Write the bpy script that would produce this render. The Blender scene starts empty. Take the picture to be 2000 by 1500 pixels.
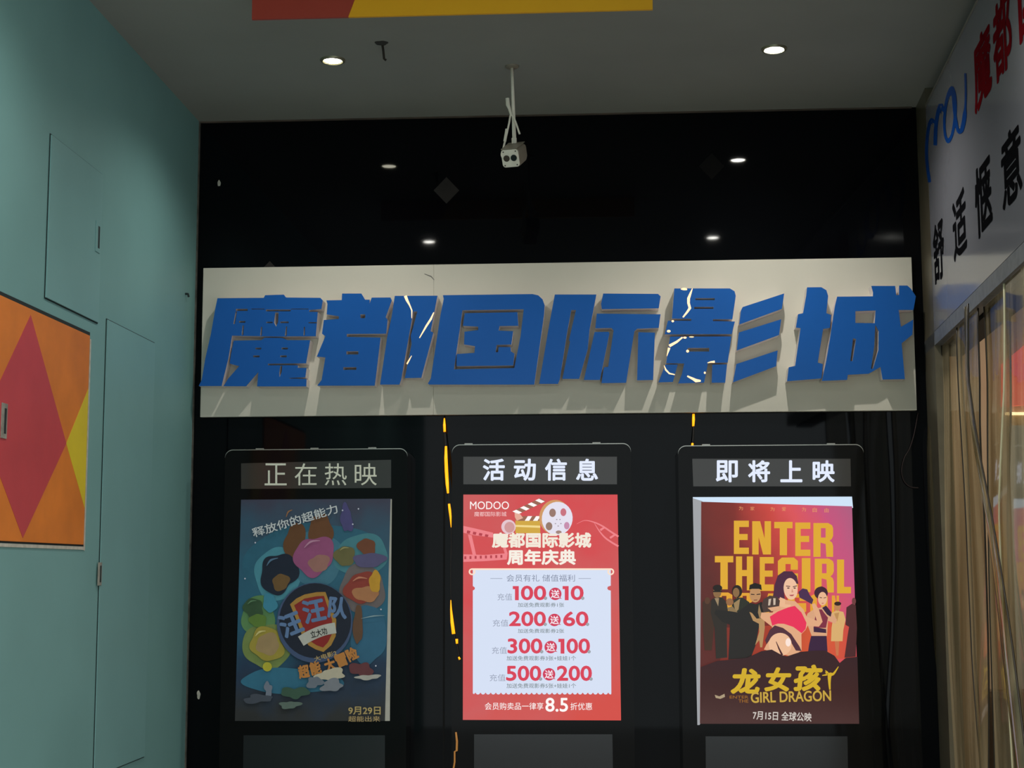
import bpy, bmesh, math, random
from mathutils import Vector, Matrix

# ------------------------------------------------------------------ camera, world, exposure
SC = bpy.context.scene
C = SC.collection
FPX, CX, CY = 2963.0, 1000.0, 750.0            # focal length in pixels of the 2000x1500 frame
PITCH, YAW, ROLL = 0.12164, -0.05977, -0.00331
EYE = Vector((0.0, -6.8, 1.6))
_cp, _sp, _cy, _sy = math.cos(PITCH), math.sin(PITCH), math.cos(YAW), math.sin(YAW)
FWD = Vector((_sy * _cp, _cy * _cp, _sp))
_r = Vector((_cy, -_sy, 0.0))
_u = _r.cross(FWD)
RIGHT = _r * math.cos(ROLL) + _u * math.sin(ROLL)
UP = -_r * math.sin(ROLL) + _u * math.cos(ROLL)
cam_data = bpy.data.cameras.new('camera')
cam_data.sensor_width = 36.0
cam_data.lens = FPX * 36.0 / 2000.0
cam = bpy.data.objects.new('camera', cam_data)
C.objects.link(cam)
cam.matrix_world = Matrix(((RIGHT.x, UP.x, -FWD.x, EYE.x), (RIGHT.y, UP.y, -FWD.y, EYE.y),
                           (RIGHT.z, UP.z, -FWD.z, EYE.z), (0, 0, 0, 1)))
SC.camera = cam

world = bpy.data.worlds.new('mall_ambience')
SC.world = world
world.use_nodes = True
_bg = world.node_tree.nodes['Background']
_bg.inputs['Color'].default_value = (0.86, 0.97, 1.0, 1)
_bg.inputs['Strength'].default_value = 1.0

vs = SC.view_settings
vs.view_transform = 'Standard'
vs.look = 'None'
vs.exposure = 0.36
vs.gamma = 1.0
vs.use_curve_mapping = False

SPOT_POWER = 33.0
LENS_GLOW = 130.0


# ------------------------------------------------------------------ measuring: pixel -> point on a plane
def ray(px, py):
    return FWD + RIGHT * ((px - CX) / FPX) - UP * ((py - CY) / FPX)


class Plane:
    def __init__(self, p, n):
        self.p, self.n = Vector(p), Vector(n).normalized()

    def at(self, px, py, off=0.0):
        d = ray(px, py)
        t = (self.p - EYE).dot(self.n) / d.dot(self.n)
        return EYE + d * t + self.n * off


def ywall(y):                     # a plane parallel to the back wall, facing the camera
    return Plane((0, y, 0), (0, -1, 0))


BACK = ywall(0.0)
CEIL_Z = 0.5 * (BACK.at(390, 240).z + BACK.at(1790, 208).z)
CEIL = Plane((0, 0, CEIL_Z), (0, 0, -1))
XL = BACK.at(386, 420).x
LEFT = Plane((XL, 0, 0), (1, 0, 0))
XR = BACK.at(1797, 440).x
RA = math.radians(3.5)
RDIR = Vector((-math.sin(RA), -math.cos(RA), 0))         # along the right wall, towards the camera
RN = Vector((-math.cos(RA), math.sin(RA), 0))            # its normal, into the passage
RWALL = Plane((XR, 0, 0), RN)


# ------------------------------------------------------------------ materials
def lin(c):
    c = c / 255.0
    return c / 12.92 if c <= 0.04045 else ((c + 0.055) / 1.055) ** 2.4


def rgb(c):
    return (lin(c[0]), lin(c[1]), lin(c[2]), 1.0)


_mats = {}


def mat(name, col, rough=0.5, metal=0.0, spec=0.5, emit=None, strength=1.0, noise=0.0, nscale=6.0, bump=0.0, coat=0.0):
    """Principled material with a procedural, object-space mottling of its colour."""
    key = name
    if key in _mats:
        return _mats[key]
    m = bpy.data.materials.new(name)
    m.use_nodes = True
    nt = m.node_tree
    b = nt.nodes['Principled BSDF']
    b.inputs['Base Color'].default_value = rgb(col)
    b.inputs['Roughness'].default_value = rough
    b.inputs['Metallic'].default_value = metal
    b.inputs['Specular IOR Level'].default_value = spec
    b.inputs['Coat Weight'].default_value = coat
    b.inputs['Coat Roughness'].default_value = 0.05
    if emit is not None:
        b.inputs['Emission Color'].default_value = rgb(emit)
        b.inputs['Emission Strength'].default_value = strength
    if noise > 0 or bump > 0:
        tc = nt.nodes.new('ShaderNodeTexCoord')
        nz = nt.nodes.new('ShaderNodeTexNoise')
        nz.inputs['Scale'].default_value = nscale
        nz.inputs['Detail'].default_value = 5.0
        nt.links.new(tc.outputs['Object'], nz.inputs['Vector'])
        if noise > 0:
            r = nt.nodes.new('ShaderNodeValToRGB')
            c = rgb(col)
            r.color_ramp.elements[0].position = 0.3
            r.color_ramp.elements[1].position = 0.7
            r.color_ramp.elements[0].color = tuple(v * (1 - noise) for v in c[:3]) + (1,)
            r.color_ramp.elements[1].color = tuple(min(1, v * (1 + noise)) for v in c[:3]) + (1,)
            nt.links.new(nz.outputs['Fac'], r.inputs['Fac'])
            nt.links.new(r.outputs['Color'], b.inputs['Base Color'])
        if bump > 0:
            bm_ = nt.nodes.new('ShaderNodeBump')
            bm_.inputs['Strength'].default_value = bump
            bm_.inputs['Distance'].default_value = 0.002
            nt.links.new(nz.outputs['Fac'], bm_.inputs['Height'])
            nt.links.new(bm_.outputs['Normal'], b.inputs['Normal'])
    _mats[key] = m
    return m


def ink(c):                                   # printed, unlit
    return mat('ink_%d_%d_%d' % c, c, 0.45, spec=0.3, noise=0.06, nscale=25)


def glow(c, k=1.0):                           # printed on a backlit sheet
    key = 'backlit_%d_%d_%d_%d' % (c + (int(k * 100),))
    return mat(key, tuple(v * 0.2 for v in c), 0.3, spec=0.25, emit=c, strength=k * 0.78)


MAT_TEAL = mat('teal_wall_paint', (121, 166, 163), 0.55, spec=0.35, noise=0.05, nscale=2.2, bump=0.08)
MAT_TEAL_DOOR = mat('teal_door_paint', (123, 168, 166), 0.5, spec=0.35, noise=0.04, nscale=3.0, bump=0.06)
MAT_GAP = mat('shadow_gap', (22, 38, 38), 0.8)
MAT_CHIP = mat('chipped_plaster', (190, 186, 172), 0.9, noise=0.15, nscale=40)
MAT_CEIL = mat('grey_ceiling_paint', (150, 152, 145), 0.7, spec=0.2, noise=0.06, nscale=1.6)
MAT_BLACK = mat('black_gloss_wall', (7, 8, 11), 0.035, spec=0.12, noise=0.15, nscale=3)
MAT_DIAMOND = mat('grey_inlay', (52, 49, 47), 0.9, spec=0.02, noise=0.08, nscale=30)
MAT_FLOOR = mat('pale_floor_tile', (156, 153, 146), 0.3, noise=0.1, nscale=4)  # unseen floor made pale to bounce light onto walls and ceiling
MAT_BOARD = mat('white_board', (214, 208, 192), 0.45, spec=0.3, noise=0.03, nscale=2.5)
MAT_BLUE = mat('blue_acrylic', (34, 96, 176), 0.22, spec=0.14, noise=0.05, nscale=2)
MAT_RETURN = mat('acrylic_edge', (238, 228, 226), 0.4, spec=0.4)
MAT_GLINT = mat('painted_glint', (255, 200, 150), 0.5, emit=(255, 196, 140), strength=1.3)
MAT_CASE = mat('black_display_case', (14, 13, 13), 0.07, spec=0.12, noise=0.1, nscale=4)
MAT_HEADER = mat('smoked_header_panel', (58, 53, 50), 0.12, spec=0.5, noise=0.05, nscale=4)
MAT_SILVER = mat('silver_edge', (170, 168, 160), 0.3, metal=0.9, noise=0.08, nscale=20)
MAT_AMBER = mat('amber_led', (255, 150, 20), 0.5, emit=(255, 158, 16), strength=1.25)
MAT_WIRE = mat('dark_wire', (30, 26, 24), 0.5)
MAT_CAM = mat('camera_white', (246, 240, 222), 0.45, noise=0.06, nscale=30)
MAT_CAMGREY = mat('camera_grey', (140, 132, 116), 0.45, noise=0.06, nscale=30)
MAT_LENSGLASS = mat('dark_lens', (16, 12, 10), 0.1)
MAT_LENSBROWN = mat('brown_lens', (70, 56, 44), 0.15)
MAT_ORANGE = mat('orange_paint', (226, 128, 44), 0.5, noise=0.12, nscale=5)
MAT_CRIMSON = mat('crimson_paint', (200, 72, 76), 0.5, noise=0.08, nscale=5)
MAT_YELLOW = mat('yellow_paint', (224, 200, 44), 0.5, noise=0.06, nscale=5)
MAT_HANGYEL = mat('marigold_panel', (255, 182, 8), 0.5, noise=0.04, nscale=3)
MAT_HANGRED = mat('brick_red_panel', (176, 62, 44), 0.5, noise=0.06, nscale=3)
MAT_SIGNWHITE = mat('side_sign_white', (122, 122, 128), 0.14, spec=0.3, noise=0.03, nscale=2)
MAT_SIGNRED = mat('side_sign_red', (104, 18, 24), 0.6, spec=0.0, noise=0.18, nscale=14)
MAT_SIGNBLUE = mat('side_sign_blue', (18, 62, 130), 0.3, spec=0.05, noise=0.06, nscale=10)
MAT_SIGNBLACK = mat('side_sign_black', (16, 16, 18), 0.6, spec=0.0)
MAT_RAIL = mat('grey_rail', (104, 106, 108), 0.5, noise=0.2, nscale=25)
MAT_POST = mat('pale_metal_post', (104, 96, 78), 0.35, metal=0.3, noise=0.12, nscale=12)
MAT_SHOPWALL = mat('shop_wall', (176, 152, 122), 0.7, noise=0.08, nscale=2)
MAT_STRIPEDGE = mat('strip_edge', (46, 38, 28), 0.4, noise=0.1, nscale=15)


def pvc():
    m = bpy.data.materials.new('clear_pvc_strip')
    m.use_nodes = True
    nt = m.node_tree
    nt.nodes.clear()
    out = nt.nodes.new('ShaderNodeOutputMaterial')
    tr = nt.nodes.new('ShaderNodeBsdfTransparent')
    tr.inputs['Color'].default_value = (0.74, 0.68, 0.54, 1)
    df = nt.nodes.new('ShaderNodeBsdfDiffuse')
    tl = nt.nodes.new('ShaderNodeBsdfTranslucent')
    gl = nt.nodes.new('ShaderNodeBsdfGlossy')
    gl.inputs['Roughness'].default_value = 0.06
    tc = nt.nodes.new('ShaderNodeTexCoord')
    mp = nt.nodes.new('ShaderNodeMapping')
    mp.inputs['Scale'].default_value = (4, 4, 0.22)
    nz = nt.nodes.new('ShaderNodeTexNoise')
    nz.inputs['Scale'].default_value = 2.0
    rp = nt.nodes.new('ShaderNodeValToRGB')
    rp.color_ramp.elements[0].position = 0.4
    rp.color_ramp.elements[1].position = 0.6
    rp.color_ramp.elements[0].color = rgb((112, 100, 68))
    rp.color_ramp.elements[1].color = rgb((216, 198, 160))
    nt.links.new(tc.outputs['Object'], mp.inputs['Vector'])
    nt.links.new(mp.outputs['Vector'], nz.inputs['Vector'])
    nt.links.new(nz.outputs['Fac'], rp.inputs['Fac'])
    nt.links.new(rp.outputs['Color'], df.inputs['Color'])
    nt.links.new(rp.outputs['Color'], tl.inputs['Color'])
    m1 = nt.nodes.new('ShaderNodeMixShader')
    m1.inputs['Fac'].default_value = 0.5
    nt.links.new(df.outputs[0], m1.inputs[1])
    nt.links.new(tl.outputs[0], m1.inputs[2])
    m2 = nt.nodes.new('ShaderNodeMixShader')
    m2.inputs['Fac'].default_value = 0.45
    nt.links.new(m1.outputs[0], m2.inputs[1])
    nt.links.new(tr.outputs[0], m2.inputs[2])
    m3 = nt.nodes.new('ShaderNodeMixShader')
    m3.inputs['Fac'].default_value = 0.22
    nt.links.new(m2.outputs[0], m3.inputs[1])
    nt.links.new(gl.outputs[0], m3.inputs[2])
    nt.links.new(m3.outputs[0], out.inputs['Surface'])
    return m


MAT_PVC = pvc()


# ------------------------------------------------------------------ object helpers
_base = {}                                    # world origin of every object, by name


def link(name, bm, m, parent=None, loc=None, smooth=False, fix=True):
    if parent is not None:
        base = _base[parent.name]
    else:
        if loc is None:
            n = len(bm.verts)
            loc = Vector((sum(v.co.x for v in bm.verts) / n, sum(v.co.y for v in bm.verts) / n, min(v.co.z for v in bm.verts)))
        base = Vector(loc)
    for v in bm.verts:
        v.co -= base
    if fix:
        bmesh.ops.recalc_face_normals(bm, faces=bm.faces)
    me = bpy.data.meshes.new(name)
    bm.to_mesh(me)
    bm.free()
    for mm in (m if isinstance(m, (list, tuple)) else [m]):
        me.materials.append(mm)
    if smooth:
        for p in me.polygons:
            p.use_smooth = True
    o = bpy.data.objects.new(name, me)
    C.objects.link(o)
    if parent is not None:
        o.parent = parent
        _base[o.name] = base.copy()
    else:
        o.location = base
        _base[o.name] = base.copy()
    return o


def tag(o, label, cat, group=None):
    o['label'] = label
    o['category'] = cat
    if group:
        o['group'] = group
    return o


def thing(name, label, cat, loc, group=None):
    o = bpy.data.objects.new(name, None)
    o.empty_display_size = 0.05
    C.objects.link(o)
    o.location = loc
    _base[o.name] = Vector(loc)
    return tag(o, label, cat, group)


def struct(o):
    o['kind'] = 'structure'
    return o


def add_box(bm, lo, hi):
    lo, hi = Vector(lo), Vector(hi)
    r = bmesh.ops.create_cube(bm, size=1.0)
    for v in r['verts']:
        v.co = Vector(((lo.x + hi.x) / 2 + v.co.x * (hi.x - lo.x), (lo.y + hi.y) / 2 + v.co.y * (hi.y - lo.y),
                       (lo.z + hi.z) / 2 + v.co.z * (hi.z - lo.z)))
    return r['verts']


def box(lo, hi, bevel=0.0):
    bm = bmesh.new()
    add_box(bm, lo, hi)
    if bevel:
        bmesh.ops.bevel(bm, geom=bm.edges[:], offset=bevel, segments=2, affect='EDGES', profile=0.6)
    return bm


def slab(corners, thick):
    """Prism from a polygon of 3-D points; thick is the extrusion vector."""
    bm = bmesh.new()
    a = [bm.verts.new(p) for p in corners]
    b = [bm.verts.new(Vector(p) + thick) for p in corners]
    bm.faces.new(a)
    bm.faces.new(b[::-1])
    n = len(a)
    for i in range(n):
        bm.faces.new((a[i], b[i], b[(i + 1) % n], a[(i + 1) % n]))
    return bm


def add_tube(bm, pts, rad, seg=10, cap=True):
    pts = [Vector(p) for p in pts]
    rads = rad if isinstance(rad, (list, tuple)) else [rad] * len(pts)
    rings = []
    up = Vector((0.31, 0.9, 0.2))
    for i, p in enumerate(pts):
        d = (pts[min(i + 1, len(pts) - 1)] - pts[max(i - 1, 0)]).normalized()
        a = d.cross(up).normalized()
        b = d.cross(a)
        rings.append([bm.verts.new(p + (a * math.cos(2 * math.pi * k / seg) + b * math.sin(2 * math.pi * k / seg)) * rads[i])
                      for k in range(seg)])
    for r0, r1 in zip(rings, rings[1:]):
        for k in range(seg):
            bm.faces.new((r0[k], r0[(k + 1) % seg], r1[(k + 1) % seg], r1[k]))
    if cap:
        bm.faces.new(rings[0][::-1])
        bm.faces.new(rings[-1])


def tube(pts, rad, seg=10):
    bm = bmesh.new()
    add_tube(bm, pts, rad, seg)
    return bm


# ---- flat artwork: loops or text in photo pixels, laid on a plane
def curve_fill(loops):
    cu = bpy.data.curves.new('tmp', 'CURVE')
    cu.dimensions = '2D'
    cu.fill_mode = 'BOTH'
    for lp in loops:
        s = cu.splines.new('POLY')
        s.points.add(len(lp) - 1)
        for p, q in zip(s.points, lp):
            p.co = (q[0] / 100.0, -q[1] / 100.0, 0, 1)
        s.use_cyclic_u = True
    o = bpy.data.objects.new('tmp', cu)
    me = bpy.data.meshes.new_from_object(o)
    bm = bmesh.new()
    bm.from_mesh(me)
    bpy.data.objects.remove(o)
    bpy.data.meshes.remove(me)
    bpy.data.curves.remove(cu)
    for v in bm.verts:
        v.co = Vector((v.co.x * 100, -v.co.y * 100, 0))
    return bm


def text_fill(s, x0, y0, x1, y1, rot=0.0, bold=0.0, shear=0.0, space=1.0, res=4):
    """Lettering whose glyphs fill the pixel rectangle, then turned by rot degrees (counter-clockwise)."""
    cu = bpy.data.curves.new('tmp', 'FONT')
    cu.body = s
    cu.shear = shear
    cu.space_character = space
    cu.resolution_u = res
    o = bpy.data.objects.new('tmp', cu)
    me = bpy.data.meshes.new_from_object(o)
    bm = bmesh.new()
    bm.from_mesh(me)
    bpy.data.objects.remove(o)
    bpy.data.meshes.remove(me)
    bpy.data.curves.remove(cu)
    bm.verts.index_update()
    xs = [v.co.x for v in bm.verts]
    ys = [v.co.y for v in bm.verts]
    ax, bx, ay, by = min(xs), max(xs), min(ys), max(ys)
    cx, cy, w, h = (x0 + x1) / 2, (y0 + y1) / 2, x1 - x0, y1 - y0
    c, sn = math.cos(math.radians(rot)), math.sin(math.radians(rot))
    d = bold * h * 0.8
    dx = min(d * (by - ay) / (bx - ax) * w / h * len(s), d) if len(s) > 1 else d * w / h
    pos = []
    for v in bm.verts:
        pos.append((((v.co.x - ax) / (bx - ax) - 0.5) * (w - 2 * dx), ((v.co.y - ay) / (by - ay) - 0.5) * (h - 2 * d)))
    faces = [[v.index for v in f.verts] for f in bm.faces]
    bm.free()
    bm = bmesh.new()
    # heavier weights: the same glyph laid over itself with small shifts, all on one plane
    for lay_, (sx, sy) in enumerate(((0, 0), (1, 0), (-1, 0), (0, 1), (0, -1), (.7, .7), (-.7, .7), (.7, -.7), (-.7, -.7)) if bold else ((0, 0),)):
        vv = []
        for px, py in pos:
            px, py = px + sx * dx, py + sy * d
            vv.append(bm.verts.new((cx + px * c - py * sn, cy - px * sn - py * c, lay_ * 4e-5)))
        for f in faces:
            bm.faces.new([vv[i] for i in f])
    return bm


def lay(bm, plane, off=0.0, thick=0.0):
    """Move pixel-space artwork onto a plane; thick makes it solid, growing back along the normal."""
    for v in bm.verts:
        v.co = plane.at(v.co.x, v.co.y, off + v.co.z)
    if thick:
        r = bmesh.ops.extrude_face_region(bm, geom=bm.faces[:])
        for g in r['geom']:
            if isinstance(g, bmesh.types.BMVert):
                g.co -= plane.n * thick
        bmesh.ops.recalc_face_normals(bm, faces=bm.faces)
    else:
        for f in bm.faces:
            f.normal_update()
        bad = [f for f in bm.faces if f.normal.dot(plane.n) < 0]
        bmesh.ops.reverse_faces(bm, faces=bad)
    return bm


class Sheet:
    """Printing on one sheet: each call adds a part to the sheet's thing, a hair in front of the last."""

    def __init__(self, parent, plane, off, inkf):
        self.parent, self.plane, self.off, self.ink = parent, plane, off, inkf
        self.k = 0

    def put(self, name, bm, col, parent=None):
        self.k += 1
        m = col if not isinstance(col, tuple) else self.ink(col)
        return link(name, lay(bm, self.plane, self.off + 0.0003 * self.k), m, parent or self.parent, fix=False)

    def poly(self, name, loops, col, parent=None):
        if not isinstance(loops[0][0], (list, tuple)):
            loops = [loops]
        return self.put(name, curve_fill(loops), col, parent)

    def text(self, s, x0, y0, x1, y1, col, name='lettering', parent=None, **kw):
        return self.put(name, text_fill(s, x0, y0, x1, y1, **kw), col, parent)


def crop(ox, oy, s):
    return lambda pts: [(ox + x / s, oy + y / s) for x, y in pts]


def ell(cx, cy, rx, ry=None, n=28, rot=0.0):
    ry = rx if ry is None else ry
    c, s = math.cos(math.radians(rot)), math.sin(math.radians(rot))
    return [(cx + rx * math.cos(t) * c - ry * math.sin(t) * s, cy + rx * math.cos(t) * s + ry * math.sin(t) * c)
            for t in [2 * math.pi * k / n for k in range(n)]]


def stroke(pts, w):
    """Outline of a brush stroke through pts with widths w (one or per point)."""
    w = w if isinstance(w, (list, tuple)) else [w, w]
    ws = []
    for i in range(len(pts)):
        f = i / (len(pts) - 1) * (len(w) - 1)
        j = min(int(f), len(w) - 2)
        ws.append(w[j] + (w[j + 1] - w[j]) * (f - j))
    a, b = [], []
    for i, p in enumerate(pts):
        q0, q1 = pts[max(i - 1, 0)], pts[min(i + 1, len(pts) - 1)]
        dx, dy = q1[0] - q0[0], q1[1] - q0[1]
        L = math.hypot(dx, dy) or 1
        nx, ny = -dy / L * ws[i] / 2, dx / L * ws[i] / 2
        a.append((p[0] + nx, p[1] + ny))
        b.append((p[0] - nx, p[1] - ny))
    return a + b[::-1]


def smooth_path(pts, n=6):
    out = []
    for i in range(len(pts) - 1):
        p0, p1, p2, p3 = pts[max(i - 1, 0)], pts[i], pts[i + 1], pts[min(i + 2, len(pts) - 1)]
        for k in range(n):
            t = k / n
            out.append(tuple(0.5 * (2 * b + (c - a) * t + (2 * a - 5 * b + 4 * c - d) * t * t + (3 * b - a - 3 * c + d) * t ** 3)
                             for a, b, c, d in zip(p0, p1, p2, p3)))
    out.append(tuple(pts[-1]))
    return out


def blob(cx, cy, rx, ry, seed, rough=0.18, n=26):
    rd = random.Random(seed)
    ph = [rd.uniform(0, 6.28) for _ in range(4)]
    out = []
    n = max(n, int(abs(rx) + abs(ry)))
    for k in range(n):
        t = 2 * math.pi * k / n
        r = 1 + rough * (math.sin(2 * t + ph[0]) * .5 + math.sin(3 * t + ph[1]) * .4 + math.sin(5 * t + ph[2]) * .35)
        out.append((cx + rx * r * math.cos(t), cy + ry * r * math.sin(t)))
    return out


# ================================================================== the setting
Y_OPEN = -9.0
struct(link('floor', box((-2.2, Y_OPEN, -0.1), (4.2, 1.6, 0.0)), MAT_FLOOR))
struct(link('ceiling', box((-2.2, Y_OPEN, CEIL_Z), (4.2, 1.6, CEIL_Z + 0.1)), MAT_CEIL))
wall_back = struct(link('wall_back', box((XL - 0.12, 0.0, 0.0), (XR + 0.02, 0.1, CEIL_Z)), MAT_BLACK))
struct(link('wall_left', box((XL - 0.12, Y_OPEN, 0.0), (XL, 0.0, CEIL_Z)), MAT_TEAL))

# small grey diamonds set into the black wall
for cx, cy, rx, ry in ((872, 372, 25, 26), (527, 536, 25, 26), (1390, 325, 25, 26)):
    pts = [(cx - rx, cy), (cx, cy - ry), (cx + rx, cy), (cx, cy + ry)]
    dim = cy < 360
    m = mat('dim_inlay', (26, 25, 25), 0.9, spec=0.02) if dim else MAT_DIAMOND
    link('diamond_inlay', lay(curve_fill([pts]), BACK, 0.002, 0.003), m, wall_back)
# vertical joints of the wall panels under the board (they show as thin dark grooves)
for jx in (868, 1354):
    a, b = BACK.at(jx, 806), BACK.at(jx, 1500)
    link('panel_joint', box((a.x - 0.004, -0.0015, 0.05), (a.x + 0.004, 0.0, a.z)), mat('joint_black', (3, 3, 3), 0.8), wall_back)
# chipped paint spots where the black wall meets the teal one
for px, py, s in ((388, 1357, 5), (428, 358, 4)):
    link('paint_chip', lay(curve_fill([blob(px, py, s * .7, s * 1.6, px)]), BACK, 0.001, 0.0008), MAT_CHIP, wall_back)
# crumbled pale edge strip in the left corner and the ceiling corner line
struct(link('trim_1', box((XL, -0.014, 0.0), (XL + 0.006, -0.001, CEIL_Z)), mat('corner_bead', (84, 82, 74), 0.8, noise=0.5, nscale=18)))
struct(link('trim_2', box((XL + 0.006, -0.012, CEIL_Z - 0.006), (XR - 0.02, 0.0, CEIL_Z)), mat('ceiling_bead', (84, 72, 62), 0.8, noise=0.4, nscale=6)))


# ================================================================== left wall: flush doors
def left_door(name, label, cat, quad, m, gap=0.006, proud=0.004):
    p = [LEFT.at(*q) for q in quad]               # far-top, near-top, near-bottom, far-bottom
    ys = sorted([(p[0].y + p[3].y) / 2, (p[1].y + p[2].y) / 2])
    zs = sorted([(p[0].z + p[1].z) / 2, (p[2].z + p[3].z) / 2])
    t = thing(name, label, cat, (XL, (ys[0] + ys[1]) / 2, zs[0]))
    link('shadow_gap', box((XL + 0.0012, ys[0] - gap, zs[0] - gap), (XL + 0.0022, ys[1] + gap, zs[1] + gap)), MAT_GAP, t)
    leaf = link('door_leaf', box((XL + 0.0022, ys[0], zs[0]), (XL + proud, ys[1], zs[1]), 0.001), m, t)
    return t, leaf, ys, zs


def pull(parent, px, py, w, h, proud, mplate, mslot, lbl=None):
    p = LEFT.at(px, py)
    o = link('pull_handle', box((XL + proud, p.y - w / 2, p.z - h / 2), (XL + proud + 0.003, p.y + w / 2, p.z + h / 2), 0.001), mplate, parent)
    link('finger_slot', box((XL + proud + 0.003, p.y - w * .05, p.z - h * .36), (XL + proud + 0.0036, p.y + w * .3, p.z + h * .36)), mslot, o)
    return o


t, leaf, ys, zs = left_door('access_panel', 'teal access panel door high on the left wall above the orange cabinet door', 'door panel',
                            ((198, 338), (96, 266), (88, 582), (189, 630)), MAT_TEAL_DOOR, 0.004, 0.007)
pull(leaf, 187, 463, 0.05, 0.115, 0.007, MAT_TEAL_DOOR, MAT_GAP)
t, leaf, ys, zs = left_door('service_door', 'tall narrow teal service door on the left wall nearest the black wall', 'door',
                            ((303, 672), (203, 622), (186, 1505), (277, 1488)), MAT_TEAL_DOOR, 0.004, 0.006)
pull(leaf, 191, 1121, 0.04, 0.085, 0.006, mat('worn_handle', (150, 148, 136), 0.5, noise=0.3, nscale=30), MAT_GAP)

# the painted cabinet door: orange ground, crimson rhombus, yellow diamond half
p_ft, p_fb = LEFT.at(171, 655), LEFT.at(162, 1064)
yf = (p_ft.y + p_fb.y) / 2
apex, foot, side = LEFT.at(61, 606), LEFT.at(36, 1054), LEFT.at(126, 866)
ya = (apex.y + foot.y) / 2
yn = 2 * ya - yf                                   # the door is symmetrical about the rhombus
zt, zb = p_ft.z, p_fb.z
t = thing('painted_cabinet_door', 'orange cabinet door painted with a crimson rhombus on the left wall', 'door', (XL, ya, zb))
link('shadow_gap', box((XL, yn - 0.01, zb - 0.006), (XL + 0.0015, yf + 0.012, zt + 0.014)), MAT_GAP, t)
leaf = link('door_leaf', box((XL + 0.0015, yn, zb), (XL + 0.006, yf, zt), 0.001), MAT_ORANGE, t)


def lpoly(name, pts, m, parent, x=0.0061):
    return link(name, slab([(XL + x, y, z) for y, z in pts], Vector((0.0006, 0, 0))), m, parent)


zm = side.z
lpoly('painted_rhombus', [(ya, zt - 0.02), (side.y, zm), (ya, zb + 0.012), (2 * ya - side.y, zm)], MAT_CRIMSON, leaf)
hy = yf - side.y
hz = (zt - zb) * 0.5 * hy / (side.y - ya)
lpoly('painted_half_diamond', [(side.y, zm), (yf - 0.002, zm + hz), (yf - 0.002, zm - hz)], MAT_YELLOW, leaf)
lpoly('painted_half_diamond', [(2 * ya - side.y, zm), (yn + 0.002, zm + hz), (yn + 0.002, zm - hz)], MAT_YELLOW, leaf)
pull(leaf, 3, 822, 0.045, 0.11, 0.0068, mat('worn_handle', (150, 148, 136), 0.5), MAT_GAP)
link('worn_frame', box((XL, yf + 0.012, zb - 0.02), (XL + 0.003, yf + 0.024, zt - 0.01)), MAT_CHIP, t)
link('worn_sill', box((XL, yn, zb - 0.018), (XL + 0.003, yf + 0.012, zb - 0.007)), MAT_CHIP, t)
# a scuff on the teal wall
q = LEFT.at(362, 574)
tag(link('wall_hook', tube([(XL, q.y, q.z), (XL + 0.012, q.y, q.z), (XL + 0.016, q.y, q.z - 0.014)], 0.005, 8), MAT_GAP),
    'tiny dark hook stub on the teal wall left of the white board', 'hook')


# ================================================================== hanging panel under the ceiling
PANEL = ywall(-1.6)
a, b = PANEL.at(492, 29), PANEL.at(1275, 27)
zb_ = (a.z + b.z) / 2
t = thing('ceiling_panel', 'red and yellow painted panel hanging from the ceiling at the top edge', 'panel', ((a.x + b.x) / 2, -1.575, zb_))
c0, c1 = PANEL.at(680, 29), PANEL.at(691, 0)
sl = (c1.x - c0.x) / (c1.z - c0.z)
ztop = CEIL_Z - 0.001
link('red_section', slab([(a.x, -1.6, zb_), (c0.x, -1.6, zb_), (c0.x + sl * (ztop - zb_), -1.6, ztop), (a.x, -1.6, ztop)], Vector((0, 0.012, 0))), MAT_HANGRED, t)
link('yellow_section', slab([(c0.x + 0.0005, -1.6, zb_), (b.x, -1.6, zb_), (b.x, -1.6, ztop), (c0.x + 0.0005 + sl * (ztop - zb_), -1.6, ztop)], Vector((0, 0.012, 0))), MAT_HANGYEL, t)


# ================================================================== ceiling downlights
def ring_disc(bm, c, r0, r1, z0, z1, n=32):
    a = [bm.verts.new((c.x + r0 * math.cos(6.2832 * k / n), c.y + r0 * math.sin(6.2832 * k / n), z0)) for k in range(n)]
    b = [bm.verts.new((c.x + r1 * math.cos(6.2832 * k / n), c.y + r1 * math.sin(6.2832 * k / n), z1)) for k in range(n)]
    for k in range(n):
        bm.faces.new((a[k], a[(k + 1) % n], b[(k + 1) % n], b[k]))


def downlight(c, label, tint, lens_k, power):
    t = thing('ceiling_downlight', label, 'ceiling light', (c.x, c.y, CEIL_Z), 'round downlights in the ceiling')
    bm = bmesh.new()
    ring_disc(bm, c, 0.052, 0.050, CEIL_Z, CEIL_Z - 0.006)
    ring_disc(bm, c, 0.050, 0.041, CEIL_Z - 0.006, CEIL_Z - 0.008)
    ring_disc(bm, c, 0.041, 0.036, CEIL_Z - 0.008, CEIL_Z - 0.001)
    link('trim_ring', bm, mat('downlight_rim', (150, 146, 120), 0.35, metal=0.6), t, smooth=True)
    bm = bmesh.new()
    n = 32
    bm.faces.new([bm.verts.new((c.x + 0.0355 * math.cos(6.2832 * k / n), c.y + 0.0355 * math.sin(6.2832 * k / n), CEIL_Z - 0.004)) for k in range(n)])
    link('lens', bm, mat('downlight_lens_%d' % int(lens_k), (255, 255, 245), 0.4, emit=tint, strength=lens_k), t)
    ld = bpy.data.lights.new('lamp', 'SPOT')
    ld.energy = power
    ld.color = (1.0, 0.975, 0.93)
    ld.spot_size = math.radians(146)
    ld.spot_blend = 0.8
    ld.shadow_soft_size = 0.018
    lo = bpy.data.objects.new('lamp', ld)
    C.objects.link(lo)
    lo.parent = t
    lo.location = (0, 0, -0.014)
    return t


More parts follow.
